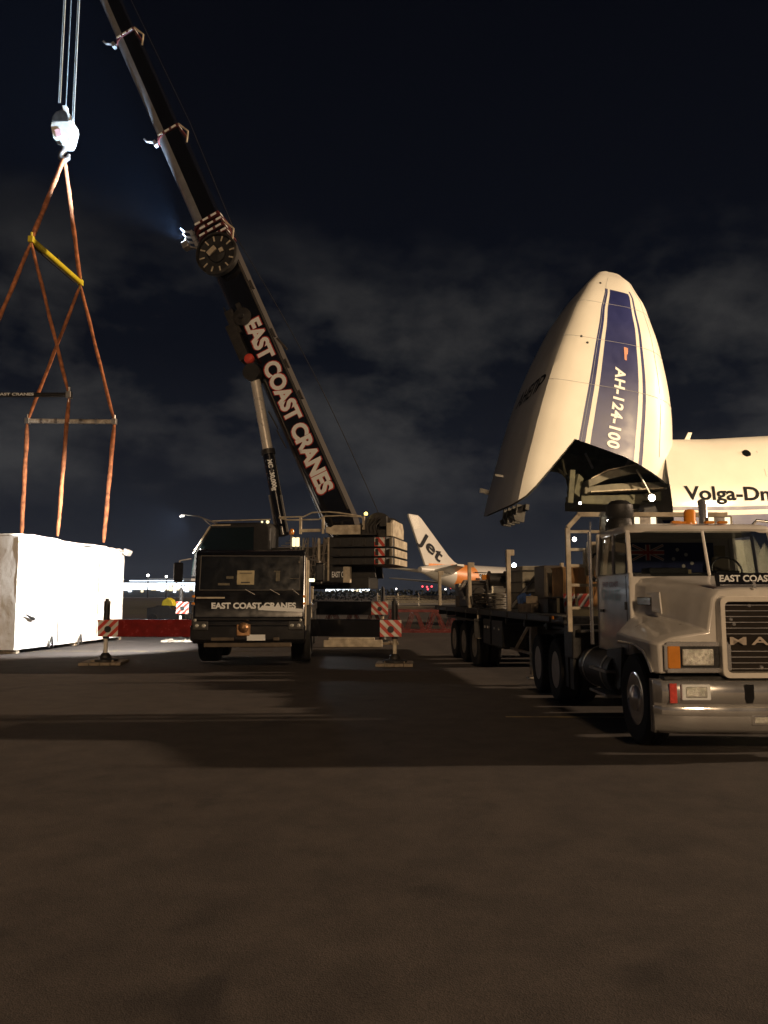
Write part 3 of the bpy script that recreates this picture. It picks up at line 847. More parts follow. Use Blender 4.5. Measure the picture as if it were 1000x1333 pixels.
# boom floodlight
b = B(BF); b.box((T1 - .15, .30, -.95), (.22, .30, .22)); b.bar((T1 - .5, .2, -.5), (T1 - .2, .3, -.9), .05); fl = b.done('boom_floodlight', STEEL, CR, bevel=.02)
b = B(BF); b.box((T1 - .03, .30, -.95), (.015, .26, .18)); b.done('lamp_glass', LAMPB, fl)
lamp('boom_flood_light', 'SPOT', BF @ V((T1 + .05, .30, -.95)), (-11.0, 26.2, 18.6), 22000, (0.55, 0.76, 1.0), 0.08, 62, 0.8)
# boom head with sheaves
b = B(BF)
b.prism([(-.3, -.35), (.2, -.6), (.75, -.85), (.9, -.5), (.6, .1), (.2, .5), (-.3, .4)], (BL, -.34, 0), (1, 0, 0), (0, 0, 1), (0, 1, 0), .05)
b.prism([(-.3, -.35), (.2, -.6), (.75, -.85), (.9, -.5), (.6, .1), (.2, .5), (-.3, .4)], (BL, .29, 0), (1, 0, 0), (0, 0, 1), (0, 1, 0), .05)
bh = b.done('boom_head', BLACKM, CR)
hs = BF @ V((BL + .55, 0, -.55))
b = B()
for k in range(5): b.lathe([(.30, -.02), (.27, 0), (.30, .02)], hs + bs * (.24 - .12 * k), bs, 24)
b.done('head_sheave', DARK, bh, smooth=40)
# luffing ram
Ra = at(369, 697, 23.9); Rb = at(331, 487, 24.3)
Rd = (Rb - Ra)
b = B(); b.tube([Ra.lerp(Rb, .0), Ra.lerp(Rb, .50)], .19, 24); lr = b.done('luffing_cylinder', BLACK, CR, smooth=40)
b = B(); b.tube([Ra.lerp(Rb, .49), Ra.lerp(Rb, .52)], .22, 24); b.done('cylinder_gland', BLACKM, lr, smooth=40)
b = B(); b.tube([Ra.lerp(Rb, .5), Rb], .16, 24); b.done('cylinder_rod', mat('polished_rod', (.75, .70, .62), .3, metal=.35, var=.05), lr, smooth=40)
b = B(); b.lathe([(.28, -.3), (.28, .3)], Rb, bs, 20); b.done('ram_eye', BLACKM, lr, smooth=40)
b = B(); a_, e_ = Ra.lerp(Rb, .02), Ra.lerp(Rb, .24); sd2 = V((.17, -.13, 0)); b.bar(a_ + sd2, e_ + sd2, .05); sd3 = V((-.2, -.10, 0)); b.bar(a_ + sd3, e_ + sd3, .045); b.done('ram_pipe', STEEL, lr)
rd = -Rd.normalized(); rn = V((1, 0, 0)); rn = (rn - rd * rn.dot(rd)).normalized()
p0 = Ra.lerp(Rb, .455)
b = B()
def ramtext(a, c):
    th = (c - .1) / .20
    return p0 + rd * a + rn * math.sin(th) * .197 + V((0, -1, 0)) * math.cos(th) * .197
text(b, 'MC 130,000g', (0, 0, 0), (1, 0, 0), (0, 1, 0), 1.02, .20, bold=.05, fn=ramtext)
b.done('ram_lettering', CREAM, lr)
# hoist rope behind the boom, and pennant lines
b = B()
pa, pb = BF @ V((T1 - .8, .1, .72)), SF @ V((-3.5, .3, 4.0))
pts = []
for i in range(15):
    f = i / 14; p = pa.lerp(pb, f); p = p + V((.55, 0, .2)) * math.sin(math.pi * f) * .35; pts.append(p)
b.tube(pts, .012, 6); b.tube([BF @ V((BL, .1, .6)), BF @ V((T2, .1, .85)), pa], .012, 6)
b.done('hoist_rope', DARK, CR)
# falls of rope down to the hook block
HK = at(84, 163, 26.2)
b = B()
for (u0, v0, u1) in ((76.5, 134, 85), (78.5, 134, 87), (86, 138, 92), (94, 157, 103), (96, 157, 105)):
    lo = at(u0, v0, 26.1 + .1 * (u0 % 2)); x_ = lo.x + .03
    b.tube([lo, V((lo.x + .02, lo.y, hs.z + .1))], .022, 6)
b.done('rope_fall', ROPE, CR)

# ------------------------------------------------------------------ hook block
HB = thing('hook_block', 'bright white hook block with dark sheave cover hanging from the crane ropes', 'hook block', HK)
b = B()
def hp(u, v): 
    p = at(u, v, 26.2); return (p.x, p.z)
def poly(pts, y0, y1, b=b):
    P = [hp(u, v) for u, v in pts]
    b.loft([[(x, y0, z) for x, z in P], [(x, y1, z) for x, z in P]])
poly([(70, 163), (69, 168), (72, 183), (80, 187), (84, 192), (93, 192), (96, 186), (100, 170), (99, 164), (95, 160)], 26.0, 26.45)
b.done('block_body', WHITE, HB, bevel=.03)
b = B(); poly([(70, 162.5), (71, 157), (76, 150), (84, 147), (89, 150), (92, 157), (92.5, 162.5)], 25.97, 26.5, b); b.done('sheave_cover', DARK, HB, bevel=.03)
b = B(); poly([(82, 139), (88, 139), (89, 146), (95, 154), (97, 163), (92, 163), (84, 147)], 26.1, 26.3, b); b.done('rope_wedge', WHITE, HB, bevel=.02)
b = B()
hk = [at(u, v, 26.2) for u, v in ((84, 190), (84, 196), (80, 200), (79, 205), (84, 209), (89, 206), (90, 201))]
b.tube(hk, [.10, .10, .09, .10, .11, .08, .05], 10); b.done('hook', STEEL, HB, smooth=50)
b = B()
for (u, v) in ((76, 173),): 
    p = at(u, v, 25.98); b.box(p, (.20, .02, .3), Matrix.Rotation(-.35, 3, 'Y'))
b.done('red_warning_mark', mat('faded_pink', (.75, .42, .42), .6), HB)

# ------------------------------------------------------------------ slings and spreaders
hook = at(84, 205, 26.2)
YN, YF = at(41, 312, 24.3), at(105, 368, 28.0)
BR, BLf = at(90, 514, 24.3), at(90, 514, 24.3) + V((-3.3, 0, 0))
WL, WR = at(36, 548, 28.0), at(149, 549, 28.0)
def sling(label, p, q, r=.055, sag=.0):
    b = B(); n = 14; p, q = V(p), V(q); pts = []; rs = []
    d = (q - p)
    for i in range(n + 1):
        f = i / n
        w = .006 * math.sin(f * 17 + p.x * 3)
        pts.append(p.lerp(q, f) + V((w, 0, -sag * math.sin(math.pi * f)))); rs.append(r * (1 + .10 * math.sin(f * 23 + q.z)))
    rs[0] = rs[-1] = r * .6
    b.tube(pts, rs, 10)
    o = b.done('lifting_sling', SLING, None, smooth=60)
    return tag(o, label, 'sling', 'orange brown lifting slings')
sling('upper sling from the hook to the near end of the yellow spreader', hook, YN, .075)
sling('upper sling from the hook to the far end of the yellow spreader', hook, YF, .075)
sling('sling from the near end of the yellow spreader out past the left picture edge', YN + V((0, 0, -.1)), BLf, .065)
sling('sling from the near end of the yellow spreader to the end of the black spreader', YN + V((0, 0, -.1)), BR, .055)
sling('sling from the yellow spreader to the left end of the white spreader', YF + V((0, 0, -.1)), WL, .06)
sling('sling from the yellow spreader to the right end of the white spreader', YF + V((0, 0, -.1)), WR, .06)
def topat(u, v, D): return at(u, v, D)
sling('lower sling hanging from the left end of the white spreader to the box', WL + V((0, 0, -.1)), at(28, 697, 28.0), .075)
sling('lower sling hanging from the right end of the white spreader to the box', WR + V((0, 0, -.1)), at(135, 706, 28.0), .075)
sling('lower sling hanging from the end of the black spreader to the box', BR + V((0, 0, -.1)), at(75, 698, 24.6), .065)
sling('lower sling below the hidden end of the black spreader at the left picture edge', BLf + V((0, 0, -.1)), (BLf.x, 24.6, 3.45), .065)
def spreader(name, label, p, q, r, m, bands=0, letter=None):
    p, q = V(p), V(q); o = thing(name, label, 'spreader bar', tuple((p + q) / 2))
    b = B(); b.tube([p, q], r, 14); b.done('beam', m, o, smooth=40)
    for s_ in (p, q):
        b = B(); d = (q - p).normalized(); b.box(s_, (.17, .17, .22)); b.tube([s_ + V((0, 0, .1)), s_ + V((0, 0, .26))], .04, 8); b.tube([s_ - V((0, 0, .1)), s_ - V((0, 0, .26))], .04, 8)
        b.done('end_shackle', STEEL if m is not YEL else YEL, o, bevel=.02)
    return o
y = spreader('spreader_bar', 'bright yellow spreader bar between the upper slings', YN, YF, .10, YEL)
b = B(); b.bar(YN.lerp(YF, .04) - V((.05, 0, .13)), YN.lerp(YF, .90) - V((.05, 0, .13)), .05, .05); b.box(YN.lerp(YF, .5) + V((0, 0, .14)), (.1, .2, .08)); b.done('lower_rail', DARK, y)
k_ = spreader('spreader_bar', 'black spreader bar with white crane company lettering', BLf, BR, .075, BLACKM)
b = B(); text(b, 'EAST COAST CRANES', (BLf.x + .35, BR.y - .09, BR.z - .045), (1, 0, 0), (0, 0, 1), 1.85, .09, bold=.03); b.done('bar_lettering', CREAM, k_)
w_ = spreader('spreader_bar', 'chipped white spreader bar level with the box below it', WL, WR, .085, OFFW)
b = B()
for f in (.15, .32, .6, .78): b.tube([WL.lerp(WR, f), WL.lerp(WR, f + .03)], .10, 14)
b.done('bar_coupling', STEEL, w_)

# ------------------------------------------------------------------ crane mats under the outriggers
def matpad(label, x, y, w, d, m, h=.07, rot=0.0, group='timber pads under the crane jacks'):
    b = B(frame((x, y, 0), rot))
    n = 4
    for i in range(n): b.box(((i - (n - 1) / 2) * w / n, 0, h / 2 + .002 * (i % 2)), (w / n - .012, d, h))
    b.box((0, 0, h + .02), (w * .55, d * .45, .04))
    return tag(b.done('jack_pad', m, None, bevel=.008), label, 'jack pad', group)
matpad('square timber pad under the jack nearest the white box', -6.9, 19.25, 1.0, 1.0, TIMBER, rot=.12)
matpad('grey timber pad under the jack in front of the trailer wheels', .26, 18.9, .9, .9, TIMBER, rot=-.05)
matpad('pale pad under the far left jack behind the red beam', -7.5, 28.4, 1.1, 1.0, OFFW, rot=.1)
matpad('pad under the far right jack behind the nearer beam', -.05, 27.0, 1.1, 1.0, TIMBER)
b = B(); b.box((-1.0, 25.3, .12), (1.9, .3, .22)); b.box((-1.05, 25.3, .27), (1.5, .25, .08))
tag(b.done('timber_beam', TAN, None, bevel=.02), 'long pale timber beam lying on the ground behind the right outrigger', 'timber beam')

# ------------------------------------------------------------------ red lattice section lying behind the crane
LT = thing('lattice_section', 'red lattice steel section lying on the ground behind the right outriggers', 'lattice section', (0.6, 33, 0))
b = B()
for y_ in (32.2, 33.6):
    for z_ in (.18, 1.02): b.bar((-2.6, y_, z_), (3.5, y_, z_), .10)
b.done('chord', REDP, LT)
b = B()
for y_ in (32.2, 33.6):
    for i in range(7):
        x0 = -2.6 + i * .87
        for q in range(3):
            b.bar((x0 + .07 * q, y_, .18), (x0 + .30 + .06 * q, y_, 1.02), .03); b.bar((x0 + .87 - .07 * q, y_, .18), (x0 + .50 - .04 * q, y_, 1.02), .03)
for i in range(7): b.bar((-2.6 + i, 32.2, 1.02), (-1.7 + i if i < 6 else 3.4, 33.6, 1.02), .05)
b.done('lacing', REDP, LT)

# ------------------------------------------------------------------ bonneted truck
TK = thing('bonneted_truck', 'silver bonneted truck with chrome bumper and horizontal grille parked at the right edge', 'truck', (4.05, 8.1, 0))
T = frame((4.05, 8.1, 0), R(1.0))
def mirr(half): return half + [(-x, z) for x, z in reversed(half) if abs(x) > 1e-6]
hs_ = [
 (.10, [(1.16, .88), (1.17, 1.18), (1.02, 1.25), (.64, 1.31), (.575, 1.66), (.50, 1.745), (.28, 1.765), (0, 1.77)]),
 (.20, [(1.20, .87), (1.215, 1.20), (1.06, 1.275), (.68, 1.34), (.61, 1.68), (.53, 1.765), (.3, 1.79), (0, 1.795)]),
 (.27, [(1.205, .97), (1.218, 1.20), (1.07, 1.28), (.69, 1.35), (.625, 1.69), (.545, 1.77), (.31, 1.795), (0, 1.80)]),
 (.40, [(1.21, 1.08), (1.222, 1.205), (1.08, 1.29), (.72, 1.375), (.655, 1.705), (.57, 1.785), (.325, 1.81), (0, 1.815)]),
 (.65, [(1.215, 1.13), (1.225, 1.21), (1.09, 1.305), (.77, 1.41), (.71, 1.73), (.62, 1.81), (.35, 1.84), (0, 1.845)]),
 (.95, [(1.21, 1.13), (1.22, 1.22), (1.085, 1.32), (.83, 1.44), (.78, 1.76), (.69, 1.84), (.4, 1.87), (0, 1.875)]),
 (1.25, [(1.19, 1.13), (1.20, 1.24), (1.07, 1.33), (.90, 1.46), (.87, 1.80), (.78, 1.88), (.45, 1.91), (0, 1.915)]),
 (1.52, [(1.15, 1.10), (1.16, 1.22), (1.05, 1.33), (.95, 1.46), (.93, 1.83), (.86, 1.905), (.5, 1.93), (0, 1.935)])]
b = B(T)
b.loft([[(x, y, z) for x, z in mirr(h)] for y, h in hs_])
hood = b.done('hood', SILVER, TK, bevel=.018, smooth=50)
b = B(T)
b.box((0, .9, .95), (1.1, 1.4, .5)); b.box((0, 3.5, .78), (.86, 5.4, .26)); b.box((0, 5.4, .98), (1.0, 2.2, .10))
b.done('chassis', BLACKM, TK, bevel=.02)
# grille
b = B(T)
def ring(o_, i_, y0, y1):
    def rr(w, z0, z1, r):
        P = []
        for cx, cz, a0 in ((w - r, z1 - r, 0), (-w + r, z1 - r, 90), (-w + r, z0 + r, 180), (w - r, z0 + r, 270)):
            for k in range(5):
                a = R(a0 + k * 22.5); P.append((cx + r * math.cos(a), cz + r * math.sin(a)))
        return P
    A, Bq = rr(*o_), rr(*i_)
    b.loft([[(x, y1, z) for x, z in A], [(x, y0, z) for x, z in A], [(x, y0, z) for x, z in Bq], [(x, y1, z) for x, z in Bq]], cap=False)
ring((.545, .84, 1.685, .07), (.495, .895, 1.625, .05), -.02, .12)
b.done('grille_surround', mat('cream_truck_paint', (.80, .75, .66), .3, coat=.6, var=.05), TK, bevel=.008, smooth=40)
b = B(T); b.box((0, .09, 1.26), (.98, .01, .72)); gb = b.done('grille', mat('grille_mesh', (.022, .015, .01), .7, var=.5, scale=60, bump=.6), TK)
b = B(T)
for i in range(12):
    z = .93 + i * .060
    if 4 <= i <= 5: continue
    b.box((0, .07, z), (.97, .012, .009))
b.done('grille_bar', CHROME, gb)
for x, z in ((-.40, 1.44), (-.2, 1.585), (-.37, 1.39), (-.43, 1.12), (-.1, .945), (.3, 1.4)):
    b = B(T); b.lathe([(.022, 0), (.018, -.02), (.004, -.028)], (x, .085, z), (0, 1, 0), 10); b.done('grille_bolt', CHROME, gb)
b = B(T); text(b, 'MACK', (-.43, .05, 1.175), (1, 0, 0), (0, 0, 1), .86, .085, bold=.02, spacing=1.35); b.done('grille_lettering', mat('dull_badge_metal', (.50, .42, .34), .5, metal=.3), gb)
# bug deflector with lettering
b = B(T); b.prism([(-.52, 1.785), (.52, 1.785), (.54, 1.93), (-.54, 1.93)], (0, .10, 0), (1, 0, 0), (0, 0, 1), (0, 1, 0), .02)
bd = b.done('bug_deflector', BLACK, TK, bevel=.006)
b = B(T); text(b, 'EAST COAST CRANES', (-.49, .092, 1.835), (1, 0, 0), (0, 0, 1), .98, .072, bold=.03); b.done('deflector_lettering', CREAM, bd)
b = B(T); b.bar((-.5, .07, 1.80), (.5, .07, 1.80), .012); b.bar((-.14, .06, 1.76), (-.14, .08, 1.84), .03); b.done('deflector_rail', CHROME, bd)
# headlamp pods
for sx in (-1, 1):
    b = B(T)
    x0, x1, z0, z1, y = .42 * 1 + .03, 1.10, .915, 1.185, .055
    for (p, q) in (((x0, z0), (x1, z0)), ((x1, z0), (x1, z1)), ((x1, z1), (x0, z1)), ((x0, z1), (x0, z0))):
        b.bar((sx * p[0], y, p[1]), (sx * q[0], y, q[1]), .018, .05)
    hd_ = b.done('headlight_bezel', CHROME, TK, bevel=.005)
    b = B(T); b.box((sx * .78, .085, 1.05), (.64, .05, .25)); b.done('lamp_housing', BLACKM, hd_)
    b = B(T); b.prism([(-.165, -.085), (.165, -.085), (.165, .085), (-.165, .085)], (sx * .78, .05, 1.05), (1, 0, 0), (0, 0, 1), (0, -1, 0), .025); b.done('lamp_lens', LENS, hd_, bevel=.02)
    b = B(T); b.box((sx * 1.03, .055, 1.05), (.13, .05, .23)); b.done('turn_signal', AMBER, hd_, bevel=.01)
    # side of the nose: vent plate
    b = B(T); b.box((sx * 1.0, .92, 1.63), (.22, .30, .02)); 
    b.bm.clear(); b.prism([(0, 0), (.30, .0), (.30, .095), (0, .095)], (sx * .925, 1.33, 1.575), V((-.2 * sx, -1, 0)).normalized(), (0, 0, 1), (sx, -.2, 0), .03)
    b.done('black_side_vent', BLACK, TK, bevel=.008)
    b = B(T); b.prism([(0, -.10), (.20, -.12), (.17, .13), (-.10, .13), (-.10, .10), (0, .10)], (sx * .868, 1.03, 1.60), V((-.2 * sx, -1, 0)).normalized(), (0, 0, 1), (sx, -.2, 0), .02)
    b.done('vent_panel', SILVER, TK, bevel=.006)
    b = B(T); b.tube([(sx * 1.21, .20, .88), (sx * 1.222, .26, .99), (sx * 1.228, .40, 1.095), (sx * 1.23, .65, 1.145), (sx * 1.225, .95, 1.15), (sx * 1.2, 1.3, 1.14)], .016, 8)
    b.done('fender_trim', CHROME, TK)
# bumper
b = B(T)
def brow(z, yo): return [(-1.21, .26 , z), (-1.20, .18, z), (-1.15, .10 + yo, z), (-.95, .02 + yo, z), (-.5, -.015 + yo, z), (0, -.02 + yo, z), (.5, -.015 + yo, z), (.95, .02 + yo, z), (1.15, .10 + yo, z), (1.20, .18, z), (1.21, .26, z)]
b.loft([brow(.815, .045), brow(.80, .012), brow(.77, -.008), brow(.72, -.02), brow(.66, -.022), brow(.61, -.012), brow(.585, .005), brow(.575, .03), brow(.545, .032), brow(.535, .012), brow(.50, .002), brow(.465, .01), brow(.455, .022), brow(.40, .022), brow(.36, .032), brow(.31, .06), brow(.265, .11)], closed=False)
bp_ = b.done('bumper', mat('brushed_bumper', (.86, .83, .79), .17, metal=.8, var=.12, scale=3, bump=.03), TK, smooth=30, solid=.02)
b = B(T); b.box((0, .25, .55), (1.7, .3, .5)); b.box((0, .14, .835), (2.26, .16, .03)); b.done('bumper_core', BLACKM, bp_)
def bump_item(name, c, d, m, r=.01):
    q = B(T); q.box(c, d); return q.done(name, m, bp_, bevel=r)
for sx in (-1, 1):
    bump_item('fog_lamp_frame', (sx * .84, -.015, .70), (.30, .04, .16), CREAM, .01)
    bump_item('fog_lamp', (sx * .84, -.035, .70), (.225, .03, .115), LENS, .015)
    bump_item('red_reflective_tape', (sx * 1.06, .022, .685), (.075, .02, .20), REDLENS, .003)
    q = B(T); q.prism([(-.05, .12), (.05, .12), (.05, -.02), (.03, -.07), (-.03, -.07), (-.05, -.02)], (sx * .30, -.035, .66), (1, 0, 0), (0, 0, 1), (0, -1, 0), .02); q.done('tow_eye_slot', BLACK, bp_, bevel=.008)
    bump_item('lower_lamp_frame', (sx * .17, .0, .415), (.20, .05, .105), CHROME, .012)
    bump_item('lower_lamp', (sx * .17, -.02, .415), (.16, .03, .07), LENS, .012)
bump_item('number_plate', (.10, -.05, .71), (.26, .02, .14), CREAM, .004)
# cab shell with real openings
def shell(name, parts, m=SILVER, bev=.015):
    q = B(T)
    for c, d in parts: q.box(c, d)
    return q.done(name, m, TK, bevel=bev)
b = B(T)
for sx in (-1, 1):
    b.prism([(1.45, .95), (2.85, .95), (2.85, 1.97), (1.48, 1.97)], (sx * .99, 0, 0), (0, 1, 0), (0, 0, 1), (-sx, 0, 0), .06)
b.box((0, 2.82, 1.75), (1.98, .05, 1.6)); b.box((0, 1.50, 1.45), (1.96, .06, .95)); b.box((0, 2.1, .98), (1.9, 1.3, .06))
cabo = b.done('cab_body', SILVER, TK, bevel=.02)
b = B(T)
rings = []
for z, hx_, y0, y1 in ((2.485, .945, 1.58, 2.86), (2.53, .95, 1.56, 2.87), (2.57, .93, 1.59, 2.85), (2.60, .86, 1.68, 2.78), (2.625, .6, 1.9, 2.6)):
    P = []
    for cx, cy, a0 in ((hx_ - .12, y1 - .12, 0), (-hx_ + .12, y1 - .12, 90), (-hx_ + .12, y0 + .12, 180), (hx_ - .12, y0 + .12, 270)):
        for k in range(5):
            a = R(a0 + 22.5 * k); x = cx + .12 * math.cos(a); y = cy + .12 * math.sin(a)
            if a0 >= 180: y += .10 * (abs(x) / hx_) ** 2
            P.append((x, y, z))
    rings.append(P)
b.loft(rings)
b.done('cab_roof', SILVER, TK, smooth=60)
b = B(T)
for sx in (-1, 1):
    b.bar((sx * .955, 1.53, 1.93), (sx * .925, 1.68, 2.51), .055, .07); b.bar((sx * .965, 2.15, 1.95), (sx * .935, 2.2, 2.5), .04, .05); b.bar((sx * .965, 2.80, 1.95), (sx * .93, 2.80, 2.5), .06, .1)
b.bar((.0, 1.44, 1.93), (0, 1.60, 2.50), .035, .03)
b.done('window_pillar', SILVER, TK, bevel=.01)
SHG = bpy.data.materials.new('windscreen_glass'); SHG.use_nodes = True
t_ = SHG.node_tree; t_.nodes.clear()
o_ = t_.nodes.new('ShaderNodeOutputMaterial'); m_ = t_.nodes.new('ShaderNodeMixShader'); a_ = t_.nodes.new('ShaderNodeBsdfTransparent'); g_ = t_.nodes.new('ShaderNodeBsdfGlossy'); f_ = t_.nodes.new('ShaderNodeFresnel')
a_.inputs[0].default_value = (.52, .55, .54, 1); g_.inputs['Roughness'].default_value = .03; f_.inputs[0].default_value = 1.5
t_.links.new(f_.outputs[0], m_.inputs[0]); t_.links.new(a_.outputs[0], m_.inputs[1]); t_.links.new(g_.outputs[0], m_.inputs[2]); t_.links.new(m_.outputs[0], o_.inputs[0])
for sx in (-1, 1):
    b = B(T); b.loft([[(sx * .02, 1.45, 1.93), (sx * .5, 1.46, 1.93), (sx * .93, 1.54, 1.93)], [(sx * .02, 1.60, 2.50), (sx * .5, 1.61, 2.50), (sx * .905, 1.69, 2.50)]], closed=False)
    b.done('windscreen', SHG, TK)
    b = B(T); b.loft([[(sx * .97, 1.58, 1.95), (sx * .97, 2.78, 1.95)], [(sx * .935, 1.7, 2.5), (sx * .935, 2.78, 2.5)]], closed=False); b.done('side_glass', SHG, TK)
b = B(T); b.box((0, 1.75, 1.93), (1.84, .5, .06)); b.box((-.45, 1.72, 1.99), (.5, .3, .09)); b.box((.3, 1.7, 1.975), (.3, .25, .05)); b.done('dashboard', BLACKM, TK, bevel=.02)
b = B(T); b.box((-.34, 1.60, 1.985), (.36, .02, .055)); b.done('painted_hood_reflection', BEIGE, TK)  # beige box added in place of the hood's reflection
b = B(T)
for x in (-.62, .62): b.box((x, 2.5, 1.68), (.46, .16, .6))
b.box((.62, 2.48, 2.12), (.24, .12, .2))
b.done('seat', CABIN, TK, bevel=.04)
b = B(T); b.tube([(.48 + .2 * math.cos(q), 2.0 + .06 * math.sin(q), 2.02 + .17 * math.sin(q)) for q in [i * math.pi / 10 for i in range(21)]], .014, 6); b.done('steering_wheel', BLACKM, TK)
b = B(T); b.box((.12, 2.77, 2.26), (.16, .02, .17)); b.box((.62, 2.785, 2.24), (.42, .02, .30)); b.done('rear_cab_window', BEIGE, TK)
# flag on the rear wall of the cab
b = B(T); b.box((.03, 2.76, 2.22), (1.25, .01, .42)); fg = b.done('cab_flag', mat('flag_blue', (.02, .03, .12), .8), TK)
def flat(q, cx, cz, w, h, y, rot=0): q.box((cx, y, cz), (w, .003, h), Matrix.Rotation(rot, 3, 'Y'))
b = B(T); fx, fz, fw, fh = -.28, 2.29, .46, .22
an = math.atan2(fh, fw)
flat(b, fx, fz, .49, .035, 2.752, an); flat(b, fx, fz, .49, .035, 2.7515, -an); flat(b, fx, fz, fw, .07, 2.750); flat(b, fx, fz, .07, fh, 2.7495)
for x, z in ((.08, 2.2), (.26, 2.26), (.34, 2.14), (.14, 2.33), (.22, 2.10)): flat(b, x, z, .04, .04, 2.75, .78); flat(b, x, z, .04, .04, 2.7495, 0)
b.done('white_flag_marks', mat('flag_white', (.9, .85, .8), .8), fg)
b = B(T); flat(b, fx, fz, fw, .04, 2.747); flat(b, fx, fz, .04, fh, 2.7465); flat(b, fx, fz, .47, .012, 2.748, an); flat(b, fx, fz, .47, .012, 2.7475, -an)
b.done('red_flag_marks', mat('flag_red', (.6, .08, .05), .8), fg)
# door lettering, handles, trims
for sx in (-1,):
    b = B(T)
    text(b, 'CRANES', (-.992, 2.62, 1.62), (0, -1, 0), (0, 0, 1), .80, .15, bold=.03)
    b.done('door_lettering', mat('pale_green_lettering', (.55, .66, .60), .5), TK)
    b = B(T); text(b, 'EAST COAST', (-.992, 2.56, 1.80), (0, -1, 0), (0, 0, 1), .66, .07, bold=.03); b.done('door_small_lettering', mat('faded_red_lettering', (.5, .28, .24), .5), TK)
for sx in (-1, 1):
    b = B(T); b.box((sx * .995, 1.62, 1.56), (.02, .04, .10)); b.box((sx * 1.0, 2.6, 1.48), (.02, .16, .04)); b.done('door_hinge', BLACKM, cabo, bevel=.005)
    b = B(T)
    b.prism([(1.56, 1.0), (1.575, 1.0), (1.6, 1.93), (1.585, 1.93)], (sx * .991, 0, 0), (0, 1, 0), (0, 0, 1), (sx, 0, 0), .003)
    b.prism([(2.78, 1.0), (2.79, 1.0), (2.79, 1.93), (2.78, 1.93)], (sx * .991, 0, 0), (0, 1, 0), (0, 0, 1), (sx, 0, 0), .003)
    b.done('door_seam', BLACKM, cabo)
    # fuel tank and steps
    b = B(T); b.cyl((sx * .86, 2.0, .68), (sx * .86, 3.35, .68), .29, n=28); tk = b.done('fuel_tank', BLACKM, TK, smooth=40, bevel=.01)
    b = B(T)
    for y in (2.25, 3.1): b.lathe([(.298, -.03), (.298, .03)], (sx * .86, y, .68), (0, 1, 0), 28)
    b.done('tank_strap', STEEL, tk)
    b = B(T)
    for y, z in ((1.95, .42), (1.95, .72)): b.box((sx * 1.10, y + .3, z), (.20, .75, .035))
    b.done('cab_step', STEEL, TK, bevel=.006)
    b = B(T); b.prism([(1.72, .55), (1.80, .5), (2.3, .62), (2.25, .98), (1.62, 1.05)], (sx * 1.06, 0, 0), (0, 1, 0), (0, 0, 1), (-sx, 0, 0), .04); b.done('cab_skirt', BLACKM, TK, bevel=.01)
# roof furniture
b = B(T); b.lathe([(.085, 0), (.085, .035), (.075, .05), (.075, .17), (.05, .2), (.01, .205)], (.02, 2.0, 2.615), (0, 0, 1), 22); b.box((-.05, 2.0, 2.64), (.22, .1, .03)); b.done('amber_beacon', AMBER, TK, smooth=40)
for x in (-.28, .15, .32): b = B(T); b.box((x, 1.72, 2.62), (.12, .07, .035)); b.done('roof_marker', AMBER, TK, bevel=.012)
for x in (-.52, .48):
    b = B(T); b.box((x, 2.2, 2.68), (.30, .1, .11)); b.box((x, 2.25, 2.63), (.05, .05, .08)); wl_ = b.done('roof_work_lamp', STEEL, TK, bevel=.01)
    for q_ in (-.11, .11):
        b = B(T); b.box((x + q_, 2.145, 2.685), (.07, .012, .09)); b.done('lamp_glass', lit('roof_lamp_glow', (1, .88, .62), 1.2), wl_, bevel=.004)
b = B(T); b.tube([(.80, 1.95, 2.58), (.84, 1.86, 2.66), (.98, 1.82, 2.64), (1.04, 1.82, 2.5)], .022, 8); b.box((1.08, 1.75, 2.2), (.18, .07, .42)); b.tube([(1.0, 1.6, 1.9), (1.1, 1.76, 2.0)], .015, 8); b.done('chrome_mirror', CHROME, TK, bevel=.012)
b = B(T); b.tube([(.66, 3.05, .9), (.66, 3.05, 2.35)], .075, 16); b.tube([(.66, 3.05, 2.3), (.66, 3.05, 2.98), (.67, 3.12, 3.05)], .06, 16); b.done('exhaust_stack', CHROME, TK, smooth=40)
b = B(T); b.tube([(-.55, 3.1, .9), (-.55, 3.1, 2.35)], .11, 18); b.lathe([(.12, 2.35), (.15, 2.42), (.20, 2.52), (.21, 2.7), (.16, 2.8), (.20, 2.86), (.19, 3.0), (.12, 3.06), (.02, 3.08)], (-.55, 3.1, 0), (0, 0, 1), 24); b.done('air_cleaner', BLACKM, TK, smooth=40)
b = B(T); b.tube([(-1.03, 3.0, 1.0), (-1.03, 3.0, 2.6)], .028, 10); b.tube([(-1.03, 3.05, 1.1), (-1.0, 3.05, 2.75)], .014, 8); b.done('grab_rail', CHROME, TK, smooth=40)
# headboard frame behind the cab
HBY = 3.45
b = B(T)
def hp2(u, v):
    p = at(u, v, 8.1 + HBY); return ((p.x - 4.05), p.z)
L_ = -1.23
W_ = .07
def hb(p, q, w=W_): b.bar((p[0], HBY, p[1]), (q[0], HBY, q[1]), w, .06, up=(0, 1, 0))
zt_, zc_ = 2.90, 2.70
hb((L_, 1.15), (L_, zc_)); hb((L_, zc_), (L_ + .19, zt_)); hb((L_ + .15, zt_), (1.2, zt_)); hb((1.23, 1.15), (1.23, 2.88))
hb((-.70, 2.66), (-.68, zt_), .09)
for z in (2.64, 2.37, 2.13, 1.84, 1.50): hb((L_, z), (1.2, z), .045)
hb((-.98, 2.1), (-.98, 2.38), .05); hb((-.72, 1.2), (-.72, 2.64), .06)
hbd = b.done('headboard_frame', TAN, TK, bevel=.008)
b = B(T); b.box((-.86, HBY - .12, 2.27), (.23, .1, .42)); b.done('cream_toolbox', TAN, hbd, bevel=.01)
b = B(T)
